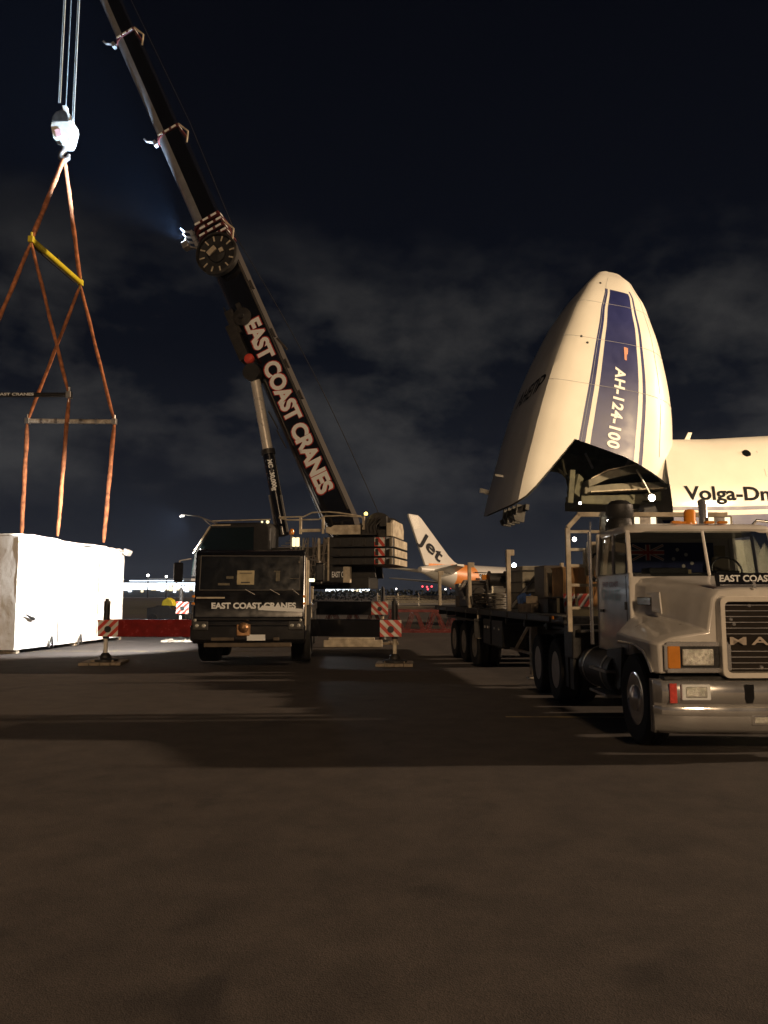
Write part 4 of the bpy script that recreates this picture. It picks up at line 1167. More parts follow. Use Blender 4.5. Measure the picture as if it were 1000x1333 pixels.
o__ = V((-.86, HBY - .175, 2.29))
for p, q, w in (((-.05, -.01), (.04, .03), .035), ((.04, .03), (.075, .065), .022), ((.075, .065), (.10, .06), .016), ((-.05, -.01), (-.085, -.03), .014), ((-.04, -.01), (-.075, -.075), .013), ((-.03, -.01), (-.05, -.06), .012), ((.03, .02), (.06, -.02), .012)):
    b.bar(o__ + V((p[0], 0, p[1])), o__ + V((q[0], 0, q[1])), w, .004, up=(0, 1, 0))
b.done('horse_emblem', BLACKM, hbd)
for (x, z, s_, m) in ((-1.15, 2.52, .032, LAMPW), (-.63, 2.80, .022, LAMPW)):
    b = B(T); b.lathe([(s_ * 1.2, .04), (s_ * 1.25, 0), (s_, -.01)], (x, HBY - .06, z), (0, 1, 0), 16); q_ = b.done('work_lamp', BLACKM, hbd)
    b = B(T); b.lathe([(s_, 0), (s_ * .7, -.02), (.005, -.026)], (x, HBY - .075, z), (0, 1, 0), 16); b.done('lamp_glass', m, q_)
b = B(T)
for i in range(5): b.tube([(-.95 + .06 * i, HBY - .1, 2.0 - .04 * i), (-.9 + .08 * i, HBY - .22, 1.9 - .05 * i), (-.75 + .05 * i, HBY - .12, 1.95 - .06 * i)], .02, 6)
b.done('air_hose', BLACKM, TK)
b = B(T); b.box((-.93, HBY - .05, 2.05), (.14, .06, .14)); b.box((-.66, HBY - .05, 2.02), (.10, .06, .22)); b.box((-.8, HBY - .06, 1.90), (.3, .03, .03)); b.done('reflective_panel', BEIGE, TK, bevel=.01)
# rear mudguards, deck plate, locker
b = B(T); b.box((0, 4.4, 1.16), (2.3, 2.4, .05)); b.box((-.85, 3.7, 1.0), (.7, .5, .5)); b.box((.85, 3.7, 1.0), (.7, .5, .5)); b.done('rear_deck', BLACKM, TK, bevel=.02)
b = B(T)
for y in (3.6, 3.9): b.box((-1.16, y, .55), (.04, .2, .5))
b.done('mudflap', BLACKM, TK)
for sx in (-1, 1):
    wheel(TK, T @ V((sx * 1.0, 1.0, .51)), (sx, 0, 0), .51, .28, .30, CHROME, chrome=True)
    for y in (4.5, 5.8):
        wheel(TK, T @ V((sx * 1.09, y, .50)), (sx, 0, 0), .50, .27, .29, STEEL, dual=True)

# ------------------------------------------------------------------ trailer
TR = thing('flatbed_trailer', 'black flatbed trailer with cream side stakes coupled behind the silver truck', 'trailer', (3.95, 12.9, 0))
Q = frame((3.95, 12.9, 0), R(5.5))
b = B(Q)
b.box((0, 5.5, 1.30), (2.46, 12.4, .13)); b.box((0, 5.8, 1.02), (1.1, 11.6, .42))
for i in range(9): b.box((0, .3 + i * 1.35, 1.17), (2.40, .1, .13))
b.done('deck', BLACKM, TR, bevel=.02)
b = B(Q)
for i in range(9): b.box((-1.235, .2 + i * 1.38, 1.30), (.03, .5, .10))
b.box((-1.225, 5.5, 1.36), (.02, 12.2, .02))
b.done('side_rave', DARK, TR, bevel=.008)
for y, z in ((2.75, 2.60), (6.55, 2.50), (11.0, 2.42)):
    b = B(Q); b.bar((-1.19, y, 1.37), (-1.19, y, z), .10 if y < 10 else .12, .08); b.box((-1.13, y, z - .06), (.12, .09, .12)); b.done('stake', TAN, TR, bevel=.01)
    if y > 3: b = B(Q); b.bar((1.19, y, 1.37), (1.19, y, z), .10, .08); b.done('stake', TAN, TR, bevel=.01)
for y in (6.0, 7.3, 8.6):
    for sx in (-1, 1):
        wheel(TR, Q @ V((sx * 1.08, y, .5)), Q.to_3x3() @ V((sx, 0, 0)), .50, .27, .29, TAN, dual=True)
b = B(Q)
for sx in (-1, 1): b.box((sx * 1.0, 7.3, 1.09), (.6, 3.9, .04)); b.box((sx * 1.08, 5.42, .92), (.5, .03, .45))
b.done('trailer_mudguard', BLACKM, TR, bevel=.01)
b = B(Q); b.box((-1.20, 5.45, .95), (.10, .04, .55)); b.done('cream_mudflap_post', TAN, TR, bevel=.008)
for y, m, w in ((4.7, BLACKM, .7), (3.75, DARK, .95)):
    b = B(Q); b.box((-.95, y, .88), (.5, w, .55)); b.box((-.95, y, .60), (.4, w * .9, .05)); bx_ = b.done('side_locker', m, TR, bevel=.02)
    b = B(Q)
    for k in (-.2, .2): b.box((-1.21, y + k * w, .98), (.02, .05, .05))
    b.done('locker_latch', STEEL, bx_)
for sx in (-1, 1):
    b = B(Q); b.bar((sx * .95, 1.9, .20), (sx * .95, 1.9, 1.1), .13); b.box((sx * .95, 1.9, .14), (.24, .3, .03)); b.done('landing_leg', TAN, TR, bevel=.01)
b = B(Q)
b.bar((-1.02, 2.9, .62), (-1.02, 1.95, 1.12), .05); b.bar((-1.02, 1.6, .60), (-1.02, 3.3, .60), .05)
b.done('leg_brace', TAN, TR, bevel=.01)
b = B(Q); b.box((-1.24, -.2, 1.33), (.03, .07, .05)); b.done('trailer_marker', AMBER, TR)
b = B(Q); b.lathe([(.07, .03), (.075, 0), (.06, -.02)], (-1.02, -.55, 1.44), (0, 1, 0), 18); q_ = b.done('front_lamp', BLACKM, TR)
b = B(Q); b.lathe([(.06, 0), (.04, -.02), (.004, -.025)], (-1.02, -.57, 1.44), (0, 1, 0), 18); b.done('lamp_glass', LAMPW, q_)
b = B(Q); b.box((-.55, -.62, 1.42), (1.2, .04, .14)); b.done('cream_front_edge', BEIGE, TR, bevel=.01)

# load on the trailer: each thing stands on the deck (z 1.365)
DK = 1.366
def lth(name, label, cat, x, y, group=None):
    p = Q @ V((x, y, DK)); return thing(name, label, cat, tuple(p), group)
# grey ribbed bin
o = lth('ribbed_steel_bin', 'grey steel bin with dark horizontal ribs on the trailer between two stakes', 'steel bin', .02, 5.6)
b = B(Q); b.box((.02, 5.6, DK + .50), (.66, 1.5, .98)); bb = b.done('bin_body', mat('grey_bin_paint', (.30, .28, .22), .6, var=.25, scale=5), o, bevel=.02)
b = B(Q)
for z in (.12, .38, .62, .88): b.box((.02, 5.6, DK + z), (.72, 1.57, .035))
b.done('bin_rib', DARK, o)
b = B(Q); b.bar((-.62, 4.75, DK + .05), (.12, 4.75, DK + .93), .10, .06); b.done('diagonal_brace', BLACKM, o)
# dark locker cabinet
o = lth('dark_cabinet', 'tall dark brown cabinet in the middle of the trailer load', 'cabinet', -.1, 3.6)
b = B(Q); b.box((-.1, 3.6, DK + .47), (.40, .7, .94)); b.done('cabinet_body', mat('dark_brown_paint', (.07, .055, .04), .5, var=.3), o, bevel=.02)
b = B(Q); b.box((-.1, 3.24, DK + .47), (.34, .02, .82)); b.box((.02, 3.22, DK + .5), (.03, .03, .15)); b.done('cabinet_door', mat('dark_olive_paint', (.09, .075, .05), .5, var=.3), o, bevel=.008)
# plywood crates
for k, (x, y, w, h, lab) in enumerate(((-.06, 2.55, .36, .86, 'tall plywood crate beside the dark cabinet on the trailer'), (.14, 1.85, .34, .84, 'plywood crate behind the cream headboard frame on the trailer'))):
    o = lth('plywood_crate', lab, 'crate', x, y, 'plywood crates on the trailer')
    b = B(Q)
    for sx in (-1, 1): b.box((x + sx * (w / 2 - .02), y, DK + h / 2), (.03, .66, h)); b.box((x, y + sx * .33, DK + h / 2), (w, .03, h))
    b.box((x, y, DK + h), (w + .04, .72, .03)); b.done('crate_panel', WOOD, o, bevel=.006)
    b = B(Q)
    for xx in (-.38, 0, .38): b.box((x + xx * w, y - .36, DK + h / 2), (.06, .03, h))
    b.bar((x - w * .35, y - .38, DK + .1), (x + w * .35, y - .38, DK + h - .1), .06, .02); b.done('crate_batten', mat('rough_pine', (.30, .17, .07), .8, var=.3), o, bevel=.004)
# chevron boards leaning
for k, (x, y, w, lean, lab) in enumerate(((-.66, .9, .21, .9, 'rounded red and white warning board leaning on the load, left of the pair'), (-.42, .84, .25, .9, 'rounded red and white warning board leaning on the load, right of the pair'))):
    p = Q @ V((x, y, DK + .02)); o = thing('warning_board', lab, 'warning board', tuple(p), 'warning boards on the trailer')
    ux = Q.to_3x3() @ V((1, 0, 0)); uy = (Q.to_3x3() @ V((0, .25, 1))).normalized()
    pl_ = chevron(o, p, ux, uy, w, .34, 1.6, .8, (w * .35, .09, .03) if k == 0 else None)
# blue slings bundle
o = lth('blue_sling_bundle', 'bundle of blue slings hanging over the trailer edge beside the cream stake', 'sling bundle', -.7, 3.6)
b = B(Q)
for i in range(8):
    rr_ = random.Random(i); x = -.76 + .03 * i
    b.tube([(x, 3.5, DK + .04), (x - .05, 3.45 + .03 * i, DK + .22 + rr_.random() * .08), (x + .06, 3.55, DK + .30 + rr_.random() * .06), (x + .16, 3.6, DK + .12), (x + .10, 3.62, DK + .02)], .028, 6)
b.done('blue_sling', BLUE, o, smooth=60)
# generator / drum pile
o = lth('hose_drum', 'black drum on its stand on the rear half of the trailer', 'drum', -.55, 7.1)
b = B(Q); b.cyl((-.56, 7.1, DK + .72), (-.14, 7.1, DK + .72), .17, n=28); b.lathe([(.22, -.02), (.22, .02)], (-.56, 7.1, DK + .72), (1, 0, 0), 28); b.lathe([(.22, -.02), (.22, .02)], (-.14, 7.1, DK + .72), (1, 0, 0), 28); b.done('drum', BLACKM, o, smooth=40)
b = B(Q)
for x in (-.62, -.08): b.bar((x, 6.9, DK), (x, 7.1, DK + .72), .05); b.bar((x, 7.3, DK), (x, 7.1, DK + .72), .05)
b.done('drum_stand', DARK, o)
o = lth('compressor', 'greasy dark machine with pipes and a beige cover on the trailer', 'machine', -.75, 7.9)
b = B(Q); b.box((-.75, 7.9, DK + .30), (.7, .9, .58)); b.box((-.75, 7.9, DK + .65), (.5, .5, .12)); b.cyl((-.75, 7.42, DK + .35), (-.75, 7.36, DK + .35), .18, n=20); b.done('machine_block', DARK, o, bevel=.03)
b = B(Q)
for i in range(6): b.tube([(-1.1, 7.6 + .1 * i, DK + .2), (-1.17, 7.62 + .12 * i, DK + .45), (-1.0, 7.7 + .1 * i, DK + .72)], .018, 6)
b.done('machine_pipe', STEEL, o)
b = B(Q); b.box((-.62, 7.4, DK + .78), (.16, .12, .14)); b.done('amber_lamp', AMBER, o, bevel=.02)
for i, (x, y, s_) in enumerate(((-1.0, 4.35, .22), (-.7, 6.3, .28), (-1.0, 6.2, .18), (-.95, 5.0, .16))):
    p = Q @ V((x, y, DK))
    b = B(Q); rr_ = random.Random(i + 20)
    for k in range(7):
        b.tube([(x + s_ * math.cos(k + t) * (.8 + .05 * k), y + s_ * math.sin(k + t), DK + .04 + .05 * k + .01 * math.sin(3 * t)) for t in [j * .6 for j in range(11)]], .022, 6)
    tag(b.done('rope_coil', [FABR, TIMBER, DARK, FABR][i], None, smooth=60), ['coil of dirty rope by the blue sling bundle on the trailer', 'largest coil of rope in front of the black drum on the trailer', 'small dark coil of rope at the edge beside the middle stake', 'smallest coil of rope against the ribbed grey bin'][i], 'rope coil', 'rope coils on the trailer')
o = lth('pipe_bundle', 'bundle of thin steel pipes lying along the trailer deck beside the coils', 'pipe bundle', -.3, 6.6)
b = B(Q)
for i in range(7): b.cyl((-.30 + .07 * (i % 4) - .02 * (i // 4), 5.9 + .1 * (i % 3), DK + .04 + .065 * (i // 4)), (-.36 + .08 * (i % 4), 8.9 - .2 * (i % 3), DK + .04 + .065 * (i // 4)), .03, n=8)
b.done('pipe', STEEL, o, smooth=40)
for i, (x, y, w_, d_, h_, z_, rz_, lab) in enumerate(((-.95, 2.0, .30, .55, .16, 0, .2, 'larger timber block at the trailer edge in front of the blue slings'), (-.92, 2.05, .22, .40, .14, .165, -.3, 'smaller timber block stacked on the larger one at the trailer edge'), (-.85, 8.9, .35, .5, .3, 0, .1, 'timber block behind the greasy machine on the trailer'))):
    b = B(Q); b.box((x, y, DK + z_ + h_ / 2), (w_, d_, h_), Matrix.Rotation(rz_, 3, 'Z')); b.box((x, y, DK + z_ + h_ + .012), (w_ * .2, d_ * 1.02, .02), Matrix.Rotation(rz_, 3, 'Z'))
    tag(b.done('timber_block', TIMBER, None, bevel=.012), lab, 'timber block', 'timber blocks on the trailer')
o = lth('tool_chest', 'low dark tool chest with straps on the trailer under the leaning warning boards', 'tool chest', -.55, 1.45)
b = B(Q); b.box((-.55, 1.35, DK + .13), (.7, .5, .26)); b.box((-.55, 1.35, DK + .28), (.72, .52, .03)); b.done('chest_body', DARK, o, bevel=.015)
b = B(Q); b.box((-.72, 1.09, DK + .14), (.05, .01, .26)); b.box((-.38, 1.09, DK + .14), (.05, .01, .26)); b.done('chest_strap', BEIGE, o)
o = lth('chain_sling', 'dark chain sling draped over the front of the trailer load', 'chain sling', .3, .4)
b = B(Q)
for k in range(4):
    b.tube([(-.2 + .16 * k + .35 * f, .45 + .1 * math.sin(f * 5 + k), DK + .44 - .25 * abs(f - .5) * (1 + .4 * k) + .03 * math.sin(f * 40)) for f in [j / 16 for j in range(17)]], .028, 6)
b.done('chain', BLACKM, o)
b = B(Q); b.tube([(.0, .6, DK), (.0, .6, DK + .42)], .02, 6); b.tube([(.7, .6, DK), (.7, .6, DK + .42)], .02, 6); b.box((.35, .62, DK + .2), (.75, .25, .38)); b.done('chain_box', DARK, o)

# ------------------------------------------------------------------ heavy freighter with raised nose
HX, HY, HZ, YAW = 15.02, 41.0, 8.88, R(6)
AN = thing('cargo_freighter', 'giant white cargo freighter with its striped nose raised beyond the silver truck', 'aircraft', (HX, HY, 0))
PF = Matrix.Translation((HX, HY, 0)) @ Matrix.Rotation(YAW, 4, 'Z') @ Matrix(((-1, 0, 0), (0, -1, 0), (0, 0, 1))).to_4x4()
VR = PF @ Matrix.Translation((0, 0, HZ)) @ Matrix.Rotation(-R(98), 4, 'Y') @ Matrix.Translation((0, 0, -HZ))
def interp(tab, x):
    if x <= tab[0][0]: return tab[0][1]
    for (a, c), (a2, c2) in zip(tab, tab[1:]):
        if x <= a2:
            f = (x - a) / (a2 - a); return c + (c2 - c) * f
    return tab[-1][1]
def smooth_tab(tab):
    out = []
    n = len(tab)
    for i in range(n - 1):
        p0, p1, p2, p3 = tab[max(i - 1, 0)], tab[i], tab[i + 1], tab[min(i + 2, n - 1)]
        for k in range(8):
            t = k / 8
            f = lambda a, b_, c, d: .5 * ((2 * b_) + (-a + c) * t + (2 * a - 5 * b_ + 4 * c - d) * t * t + (-a + 3 * b_ - 3 * c + d) * t ** 3)
            out.append((p1[0] + (p2[0] - p1[0]) * t, f(p0[1], p1[1], p2[1], p3[1])))
    out.append(tab[-1]); return out
ZT = smooth_tab([(-6, 9.2), (-2, 9.1), (0, 8.95), (2.6, 8.6), (5.5, 7.75), (7.8, 6.8), (9.1, 6.0), (9.7, 5.35), (9.95, 4.7)])
ZB = smooth_tab([(-6, .0), (-3, .2), (0, .6), (2, .95), (4.3, 1.5), (6.8, 2.3), (8.4, 3.1), (9.5, 3.9), (9.95, 4.65)])
HWt = smooth_tab([(-6, 3.65), (-2, 3.6), (0, 3.55), (3, 3.35), (6, 2.8), (7.8, 2.15), (9.1, 1.35), (9.7, .7), (9.95, .04)])
XC = [(-.1, -4.3), (.5, -4.1), (1.1, -3.5), (2.7, -.5), (5.4, -1.0), (8.0, -1.8), (9.2, -1.2)]
def sec(x, t, sgn, k=1.0):
    zt, zb, w = interp(ZT, x), interp(ZB, x), interp(HWt, x)
    zc, hz = (zt + zb) / 2, (zt - zb) / 2
    s_ = 2 * t - 1
    n = 2.35 if s_ > 0 else 9
    y = w * max(0.0, 1 - abs(s_) ** n) ** (1 / n)
    return V((x, sgn * y * k, zc + hz * s_ * k))
TR_ = [0, .003, .012, .03, .06, .10, .15, .19, .22, .24, .25, .26, .285, .325, .355, .41, .47, .52, .57, .625, .655, .68, .75, .82, .88, .93, .965, .988, .997, 1]
def stripe(t):
    return .285 <= t < .325 or .355 <= t < .625 or .655 <= t < .68
def vis_cols(t, k=1.0, n=40):
    z = interp(ZB, -1) + (interp(ZT, -1) - interp(ZB, -1)) * t
    x0 = interp(XC, z)
    return [x0 + (9.95 - x0) * (1 - (1 - i / n) ** 1.35) for i in range(n + 1)]
b = B(VR)
rows = []
ts = TR_ + [-t for t in reversed(TR_[1:-1])]
for t in ts: rows.append([sec(x, abs(t), 1 if t >= 0 and not (t == 0) else (1 if t == 0 else -1)) for x in vis_cols(abs(t))])
rows.append(rows[0])
def vm(i, j):
    t = ts[i] if i < len(ts) else 0
    t2 = ts[(i + 1) % len(ts)]
    tt = min(abs(t), abs(t2))
    x = vis_cols(abs(t))[j]
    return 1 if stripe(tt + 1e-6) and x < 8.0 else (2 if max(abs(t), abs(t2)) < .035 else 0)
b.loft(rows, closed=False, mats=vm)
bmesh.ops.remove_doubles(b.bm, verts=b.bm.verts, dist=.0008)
vis = b.done('nose_visor', [PLANE, NAVY, mat('belly_grey_with_shade', (.46, .46, .45), .45, var=.1, scale=.8)], AN, smooth=25)  # belly is grey paint; its shade also goes into this tone
b = B(VR)
rows = [[sec(x, abs(t), 1 if t >= 0 else -1, .965) for x in vis_cols(abs(t), n=14)[:12]] for t in ts]; rows.append(rows[0])
b.loft(rows, closed=False); b.done('visor_lining', INNER, vis, smooth=40)
b = B(VR)   # rim that closes skin to lining
rim = []
for k in (1.0, .965):
    rim.append([sec(vis_cols(abs(t))[0] + (0 if k == 1 else .02), abs(t), 1 if t >= 0 else -1, k) for t in ts])
b.loft(rim, cap=False); b.done('visor_rim', BLACKM, vis)
b = B(VR)   # frames and bulkhead inside
for xx in (0.4, 1.6, 2.8):
    a1 = [sec(xx, abs(t), 1 if t >= 0 else -1, .96) for t in ts]; a2 = [sec(xx, abs(t), 1 if t >= 0 else -1, .90) for t in ts]
    b.loft([a1, a2], cap=False)
b.face(b._v([sec(3.4, abs(t), 1 if t >= 0 else -1, .95) for t in ts]))
b.done('visor_frame', INNER, vis, solid=.06)
b = B(VR)
for xx in (2.4, 4.9, 7.1):
    b.tube([sec(xx, t, 1) for t in [i / 60 for i in range(1, 60)]], .012, 4, cap=False)
for tt in (.30, .80):
    b.tube([sec(x, tt, 1) for x in [-.6 + .3 * i for i in range(33)]], .010, 4, cap=False)
b.done('panel_seam', PLANEG, vis)
# chin hooks at the open edge
b = B(VR)
for y in (-1.2, -.4, .5, 1.3):
    b.box((-4.2, y, 1.1), (.9, .16, .5)); b.box((-4.45, y, .9), (.3, .3, .25), Matrix.Rotation(.5, 3, 'Y'))
b.box((-3.9, 0, 1.3), (.3, 3.6, .2))
b.done('chin_latch', DARK, vis, bevel=.02)
b = B(VR)
for x, t in ((8.45, .2), (4.9, .16), (4.6, .22)):
    p = sec(x, t, 1); b.lathe([(.07, 0), (.05, .04)], p, (0, 1, 0), 10)
b.done('sensor_port', BLACKM, vis)
b = B(VR); p = sec(-2.6, .02, -1); b.box(p + V((0, -.1, -.25)), (.25, .12, .7), Matrix.Rotation(.5, 3, 'X')); b.box(sec(-2.2, .02, 0) + V((0, 0, -.3)), (.12, .1, .6)); b.done('blade_antenna', WHITE, vis)
def onside(x, z, off=.02):
    zt, zb = interp(ZT, x), interp(ZB, x); s_ = 2 * (z - zb) / (zt - zb) - 1; n = 2.35 if s_ > 0 else 9
    return V((x, interp(HWt, x) * max(0, 1 - abs(s_) ** n) ** (1 / n) + off, z))
def visline(u, v):   # photograph point on the port side -> closed nose coordinates
    X = at(u, v, 37.9); dx, dz = -(X.x - HX), X.z - HZ; a = math.atan2(dz, dx) - R(98); r_ = math.hypot(dx, dz); return r_ * math.cos(a), r_ * math.sin(a) + HZ
xa, za = visline(806, 484); xb, zb_ = visline(794, 590)
b = B(VR)
La = math.hypot(xb - xa, zb_ - za)
def antext(a, c):
    f = a / La; x, z = xa + (xb - xa) * f, za + (zb_ - za) * f
    z = interp(ZB, x) + (interp(ZT, x) - interp(ZB, x)) * .49
    return onside(x, z + (c - .33) * (.82 + .18 * f) , .03)
text(b, 'AH-124-100', (0, 0, 0), (1, 0, 0), (0, 1, 0), La, .66, bold=.035, shear=.12, fn=antext, spacing=1.1)
b.done('type_lettering', CREAM, vis)
b = B(VR)
xf, zf = visline(808, 464)
pts_ = [(-.35, -.12), (.35, -.06), (.38, .05), (.05, .05), (.0, .10), (-.33, .10)]
P = b._v([onside(xf - a, interp(ZB, xf) + (interp(ZT, xf) - interp(ZB, xf)) * .53 + c, .03) for a, c in pts_]); b.face(P); b.done('small_flag', mat('flag_orange', (.65, .3, .2), .5), vis)
def onbelly(x, y, off=.02):
    zt, zb, w = interp(ZT, x), interp(ZB, x), interp(HWt, x); n = 9
    q = max(0.0, 1 - (min(abs(y), w * .999) / w) ** n) ** (1 / n)
    return V((x, y, (zt + zb) / 2 - (zt - zb) / 2 * q - off))
b = B(VR); text(b, 'АНЕПР', (0, 0, 0), (1, 0, 0), (0, 1, 0), 4.4, .85, bold=.02, shear=.25, fn=lambda a, c: onbelly(1.9 + c, -1.5 + a, .03)); b.done('belly_lettering', CHAR, vis)
# fuselage behind
b = B(PF)
FX = [1.2, -.4, -1.3, -2.2, -3, -4, -5, -6, -8, -10, -14, -18, -22, -27, -32, -40, -48, -55]
def fsec(x, t, sgn, k=1.0):
    tap = max(0, (-x - 30) / 25)
    zt = interp([(-60, 9.6), (-12, 10.7), (-8, 10.45), (-4, 10.15), (-2, 10.0), (2, 9.9)], x); zb = .75 + tap * 5.5; w = (3.5 + .12 * min(1, max(0, -x / 6))) * (1 - .75 * tap)
    zc, hz = (zt + zb) / 2, (zt - zb) / 2; s_ = 2 * t - 1; n = 2.35 if s_ > 0 else 2.9
    return V((x, sgn * w * max(0, 1 - abs(s_) ** n) ** (1 / n) * k, zc + hz * s_ * k))
zts = [0, .003, .012, .03, .06, .10, .16, .24, .30, .34, .39, .45, .50, .525, .54, .55, .57, .62, .66, .70, .76, .82, .88, .93, .965, .988, .997, 1]
fts = zts + [-t for t in reversed(zts[1:-1])]
rows = [[fsec(x if j else interp([(0, 1.1), (7.6, 1.3), (8.4, 1.2), (9.9, .9)], fsec(-1.3, abs(t), 1).z), abs(t), 1 if t >= 0 else -1) for j, x in enumerate(FX)] for t in fts]; rows.append(rows[0])
def fm(i, j):
    t = min(abs(fts[i]) if i < len(fts) else 0, abs(fts[(i + 1) % len(fts)])) + 1e-6
    return 1 if (.39 <= t < .525) or (.55 <= t < .57) else 0
b.loft(rows, closed=False, mats=fm)
fu = b.done('fuselage', [PLANE, NAVY], AN, smooth=30)
b = B(PF)
def onfus(x, z, off=.02):
    p0 = fsec(x, 0, 1).z; p1 = fsec(x, 1, 1).z; t = (z - p0) / (p1 - p0); return fsec(x, t, 1) + V((0, off, 0))
xl, zl = at(883, 651, 37.4).x, at(883, 651, 37.4).z
text(b, 'Volga-Dnepr', (0, 0, 0), (1, 0, 0), (0, 1, 0), 6.1, .92, bold=.025, fn=lambda a, c: onfus(-(xl - HX) - a, zl - .19 + c, .03)); b.done('airline_lettering', CHAR, fu)
b = B(PF); p = at(966, 590, 38.6); q_ = onfus(-(p.x - HX), p.z, 0); b.lathe([(.22, -.02), (.22, .02), (.14, .03)], q_, (0, 1, .45), 18); b.done('round_window', GLASS, fu)
b = B(PF); b.prism([(-1.2, 0), (-1.5, 0), (-1.72, .55), (-1.5, .55)], (0, .05, 9.9), (1, 0, 0), (0, 0, 1), (0, 1, 0), .06); b.done('top_antenna', WHITE, fu)
b = B(PF)
for x in (-3.8, -7.2, -10.9):
    for t0_, t1_ in ((.66, .76), (.76, .88)): b.bar(fsec(x, t0_, 1) + V((0, .006, 0)), fsec(x, t1_, 1) + V((0, .006, 0)), .03, .01)
b.done('skin_seam', PLANEG, fu)
# cargo bay: front bulkhead, folded ramp, hydraulic strut, bay lamps, nose gear
b = B(PF); b.face(b._v([fsec(-3.2, abs(t), 1 if t >= 0 else -1, .95) for t in fts])); b.done('bay_bulkhead', INNER, fu)
def WP(u, v, y): p = at(u, v, y); return p
b = B()
def slab(pts_top, th, y0, y1):
    A = [WP(u, v, (y0 + y1) / 2) for u, v in pts_top]
    P = [(p.x, p.z) for p in A]; P += [(x, z - th) for x, z in reversed(P)]
    b.loft([[(x, y0, z) for x, z in P], [(x, y1, z) for x, z in P]])
slab([(752, 632), (775, 622), (805, 615), (830, 614), (852, 616)], .42, 38.8, 43.2)
slab([(748, 641), (780, 637), (815, 635), (852, 634)], .36, 38.9, 43.1)
rp = b.done('folded_ramp', mat('ramp_deck_grey', (.16, .15, .11), .6, var=.35, scale=2, bump=.2), AN, bevel=.04)
b = B(); slab([(755, 630.5), (775, 620.5), (805, 613.5), (830, 612.5), (852, 614.5)], .05, 38.7, 43.3); slab([(755, 646.5), (800, 644), (848, 642)], .06, 38.7, 43.2); b.done('ramp_edge_strip', TAN, rp)
b = B(); slab([(745, 649), (780, 650), (820, 649), (846, 645)], .5, 39.2, 42.8); b.done('ramp_underside', INNER, rp, bevel=.06)
b = B()
b.bar(WP(745, 612, 39), WP(742, 655, 39), .28); b.bar(WP(752, 620, 39.5), WP(746, 645, 39.2), .5); b.bar(WP(730, 590, 40), WP(742, 640, 40), .12); b.bar(WP(718, 600, 42), WP(740, 625, 41), .12); b.bar(WP(712, 612, 42), WP(760, 618, 42), .1)
b.bar(WP(790, 656, 40), WP(797, 668, 40), .1)
b.done('ramp_hinge_arm', INNER, AN, bevel=.03)
b = B(); b.bar(WP(829, 611, 38.2), WP(846, 642, 38.4), .07); b.bar(WP(762, 590, 41), WP(772, 610, 41), .1); b.done('visor_strut', STEEL, AN)
b = B(); b.loft([[WP(836, 650, 40.2), WP(846, 640, 40.2), WP(853, 655, 40.2), WP(868, 690, 40.2), WP(820, 690, 40.2)], [WP(836, 650, 42.2), WP(846, 640, 42.2), WP(853, 655, 42.2), WP(868, 690, 42.2), WP(820, 690, 42.2)]]); b.done('bay_fairing', PLANEG, AN, bevel=.06)
for (u, v, s_, m) in ((848.5, 648, .17, lit('bright_bay_lamp', (1, .93, .75), 30)), (755, 655, .07, LAMPW)):
    p = WP(u, v, 38.0)
    b = B(); b.lathe([(s_ * 1.15, .1), (s_ * 1.2, 0), (s_, -.02)], p, (0, 1, 0), 18); q_ = b.done('bay_lamp', STEEL, AN)
    b = B(); b.lathe([(s_, 0), (s_ * .8, -.06), (.01, -.09)], p + V((0, -.03, 0)), (0, 1, 0), 18); b.done('lamp_glass', m, q_)
for sy in (-1, 1):
    b = B(PF); b.tube([(-5.2, sy * .9, 1.4), (-5.0, sy * .9, .6)], .16, 12); lg = b.done('nose_gear', STEEL, AN)
    wheel(AN, PF @ V((-5.0, sy * 1.15, .56)), (0, -sy, 0), .56, .4, .25, STEEL, name='gear_wheel')
b = B(PF); b.loft([[(-16, 0, 10.2), (-26, 0, 10.3), (-26, 0, 9.2), (-16, 0, 9.1)], [(-31, -36, 8.6), (-35, -36, 8.6), (-35, -36, 8.3), (-31, -36, 8.3)]]); b.done('wing', PLANEG, AN)

# ------------------------------------------------------------------ passenger jet in the distance
JW = R(50)
J0 = at(541, 755, 104)
JT = thing('passenger_jet', 'distant silver and orange passenger jet with large letters on its tail fin', 'aircraft', (J0.x, 104, 0))
JF = frame((J0.x + 1.5, 104, 0), JW)       # local x forward
def jsec(x):
    tab_r = [(-1.5, .35), (0, .62), (4, 1.45), (8, 1.9), (11, 2.0), (31, 2.0), (34, 1.7), (36, 1.1), (37.3, .3)]
    tab_z = [(-1.5, 5.05), (0, 4.95), (4, 4.45), (8, 4.05), (11, 3.95), (31, 3.9), (34, 3.75), (36, 3.5), (37.3, 3.3)]
    r_, z = interp(tab_r, x), interp(tab_z, x)
    return [(x, r_ * math.cos(2 * math.pi * k / 28), z + r_ * math.sin(2 * math.pi * k / 28)) for k in range(28)]
b = B(JF)
jx = [-1.5, -1, 0, 1, 2, 3, 4, 5, 6, 7, 8, 9, 10, 11, 15, 20, 26, 31, 33, 34, 35, 36, 36.8, 37.3]
b.loft([jsec(x) for x in jx], mats=lambda i, j: 1 if 5.0 <= jx[i] + ((j - 14) % 28 if j > 14 else 0) * 0 <= 9 and not (18 <= j <= 24) else 0)
jf = b.done('fuselage', [SILV, ORANGE], JT, smooth=40)
b = B(JF)
fin = [(-.4, 5.6), (7.6, 5.9), (6.4, 6.3), (5.0, 7.1), (-1.3, 11.9), (-2.0, 12.25), (-4.0, 12.3), (-4.0, 12.0)]
b.loft([[(x, -.14, z) for x, z in fin], [(x, .14, z) for x, z in fin]]); jfin = b.done('tail_fin', SILV, JT, bevel=.05)
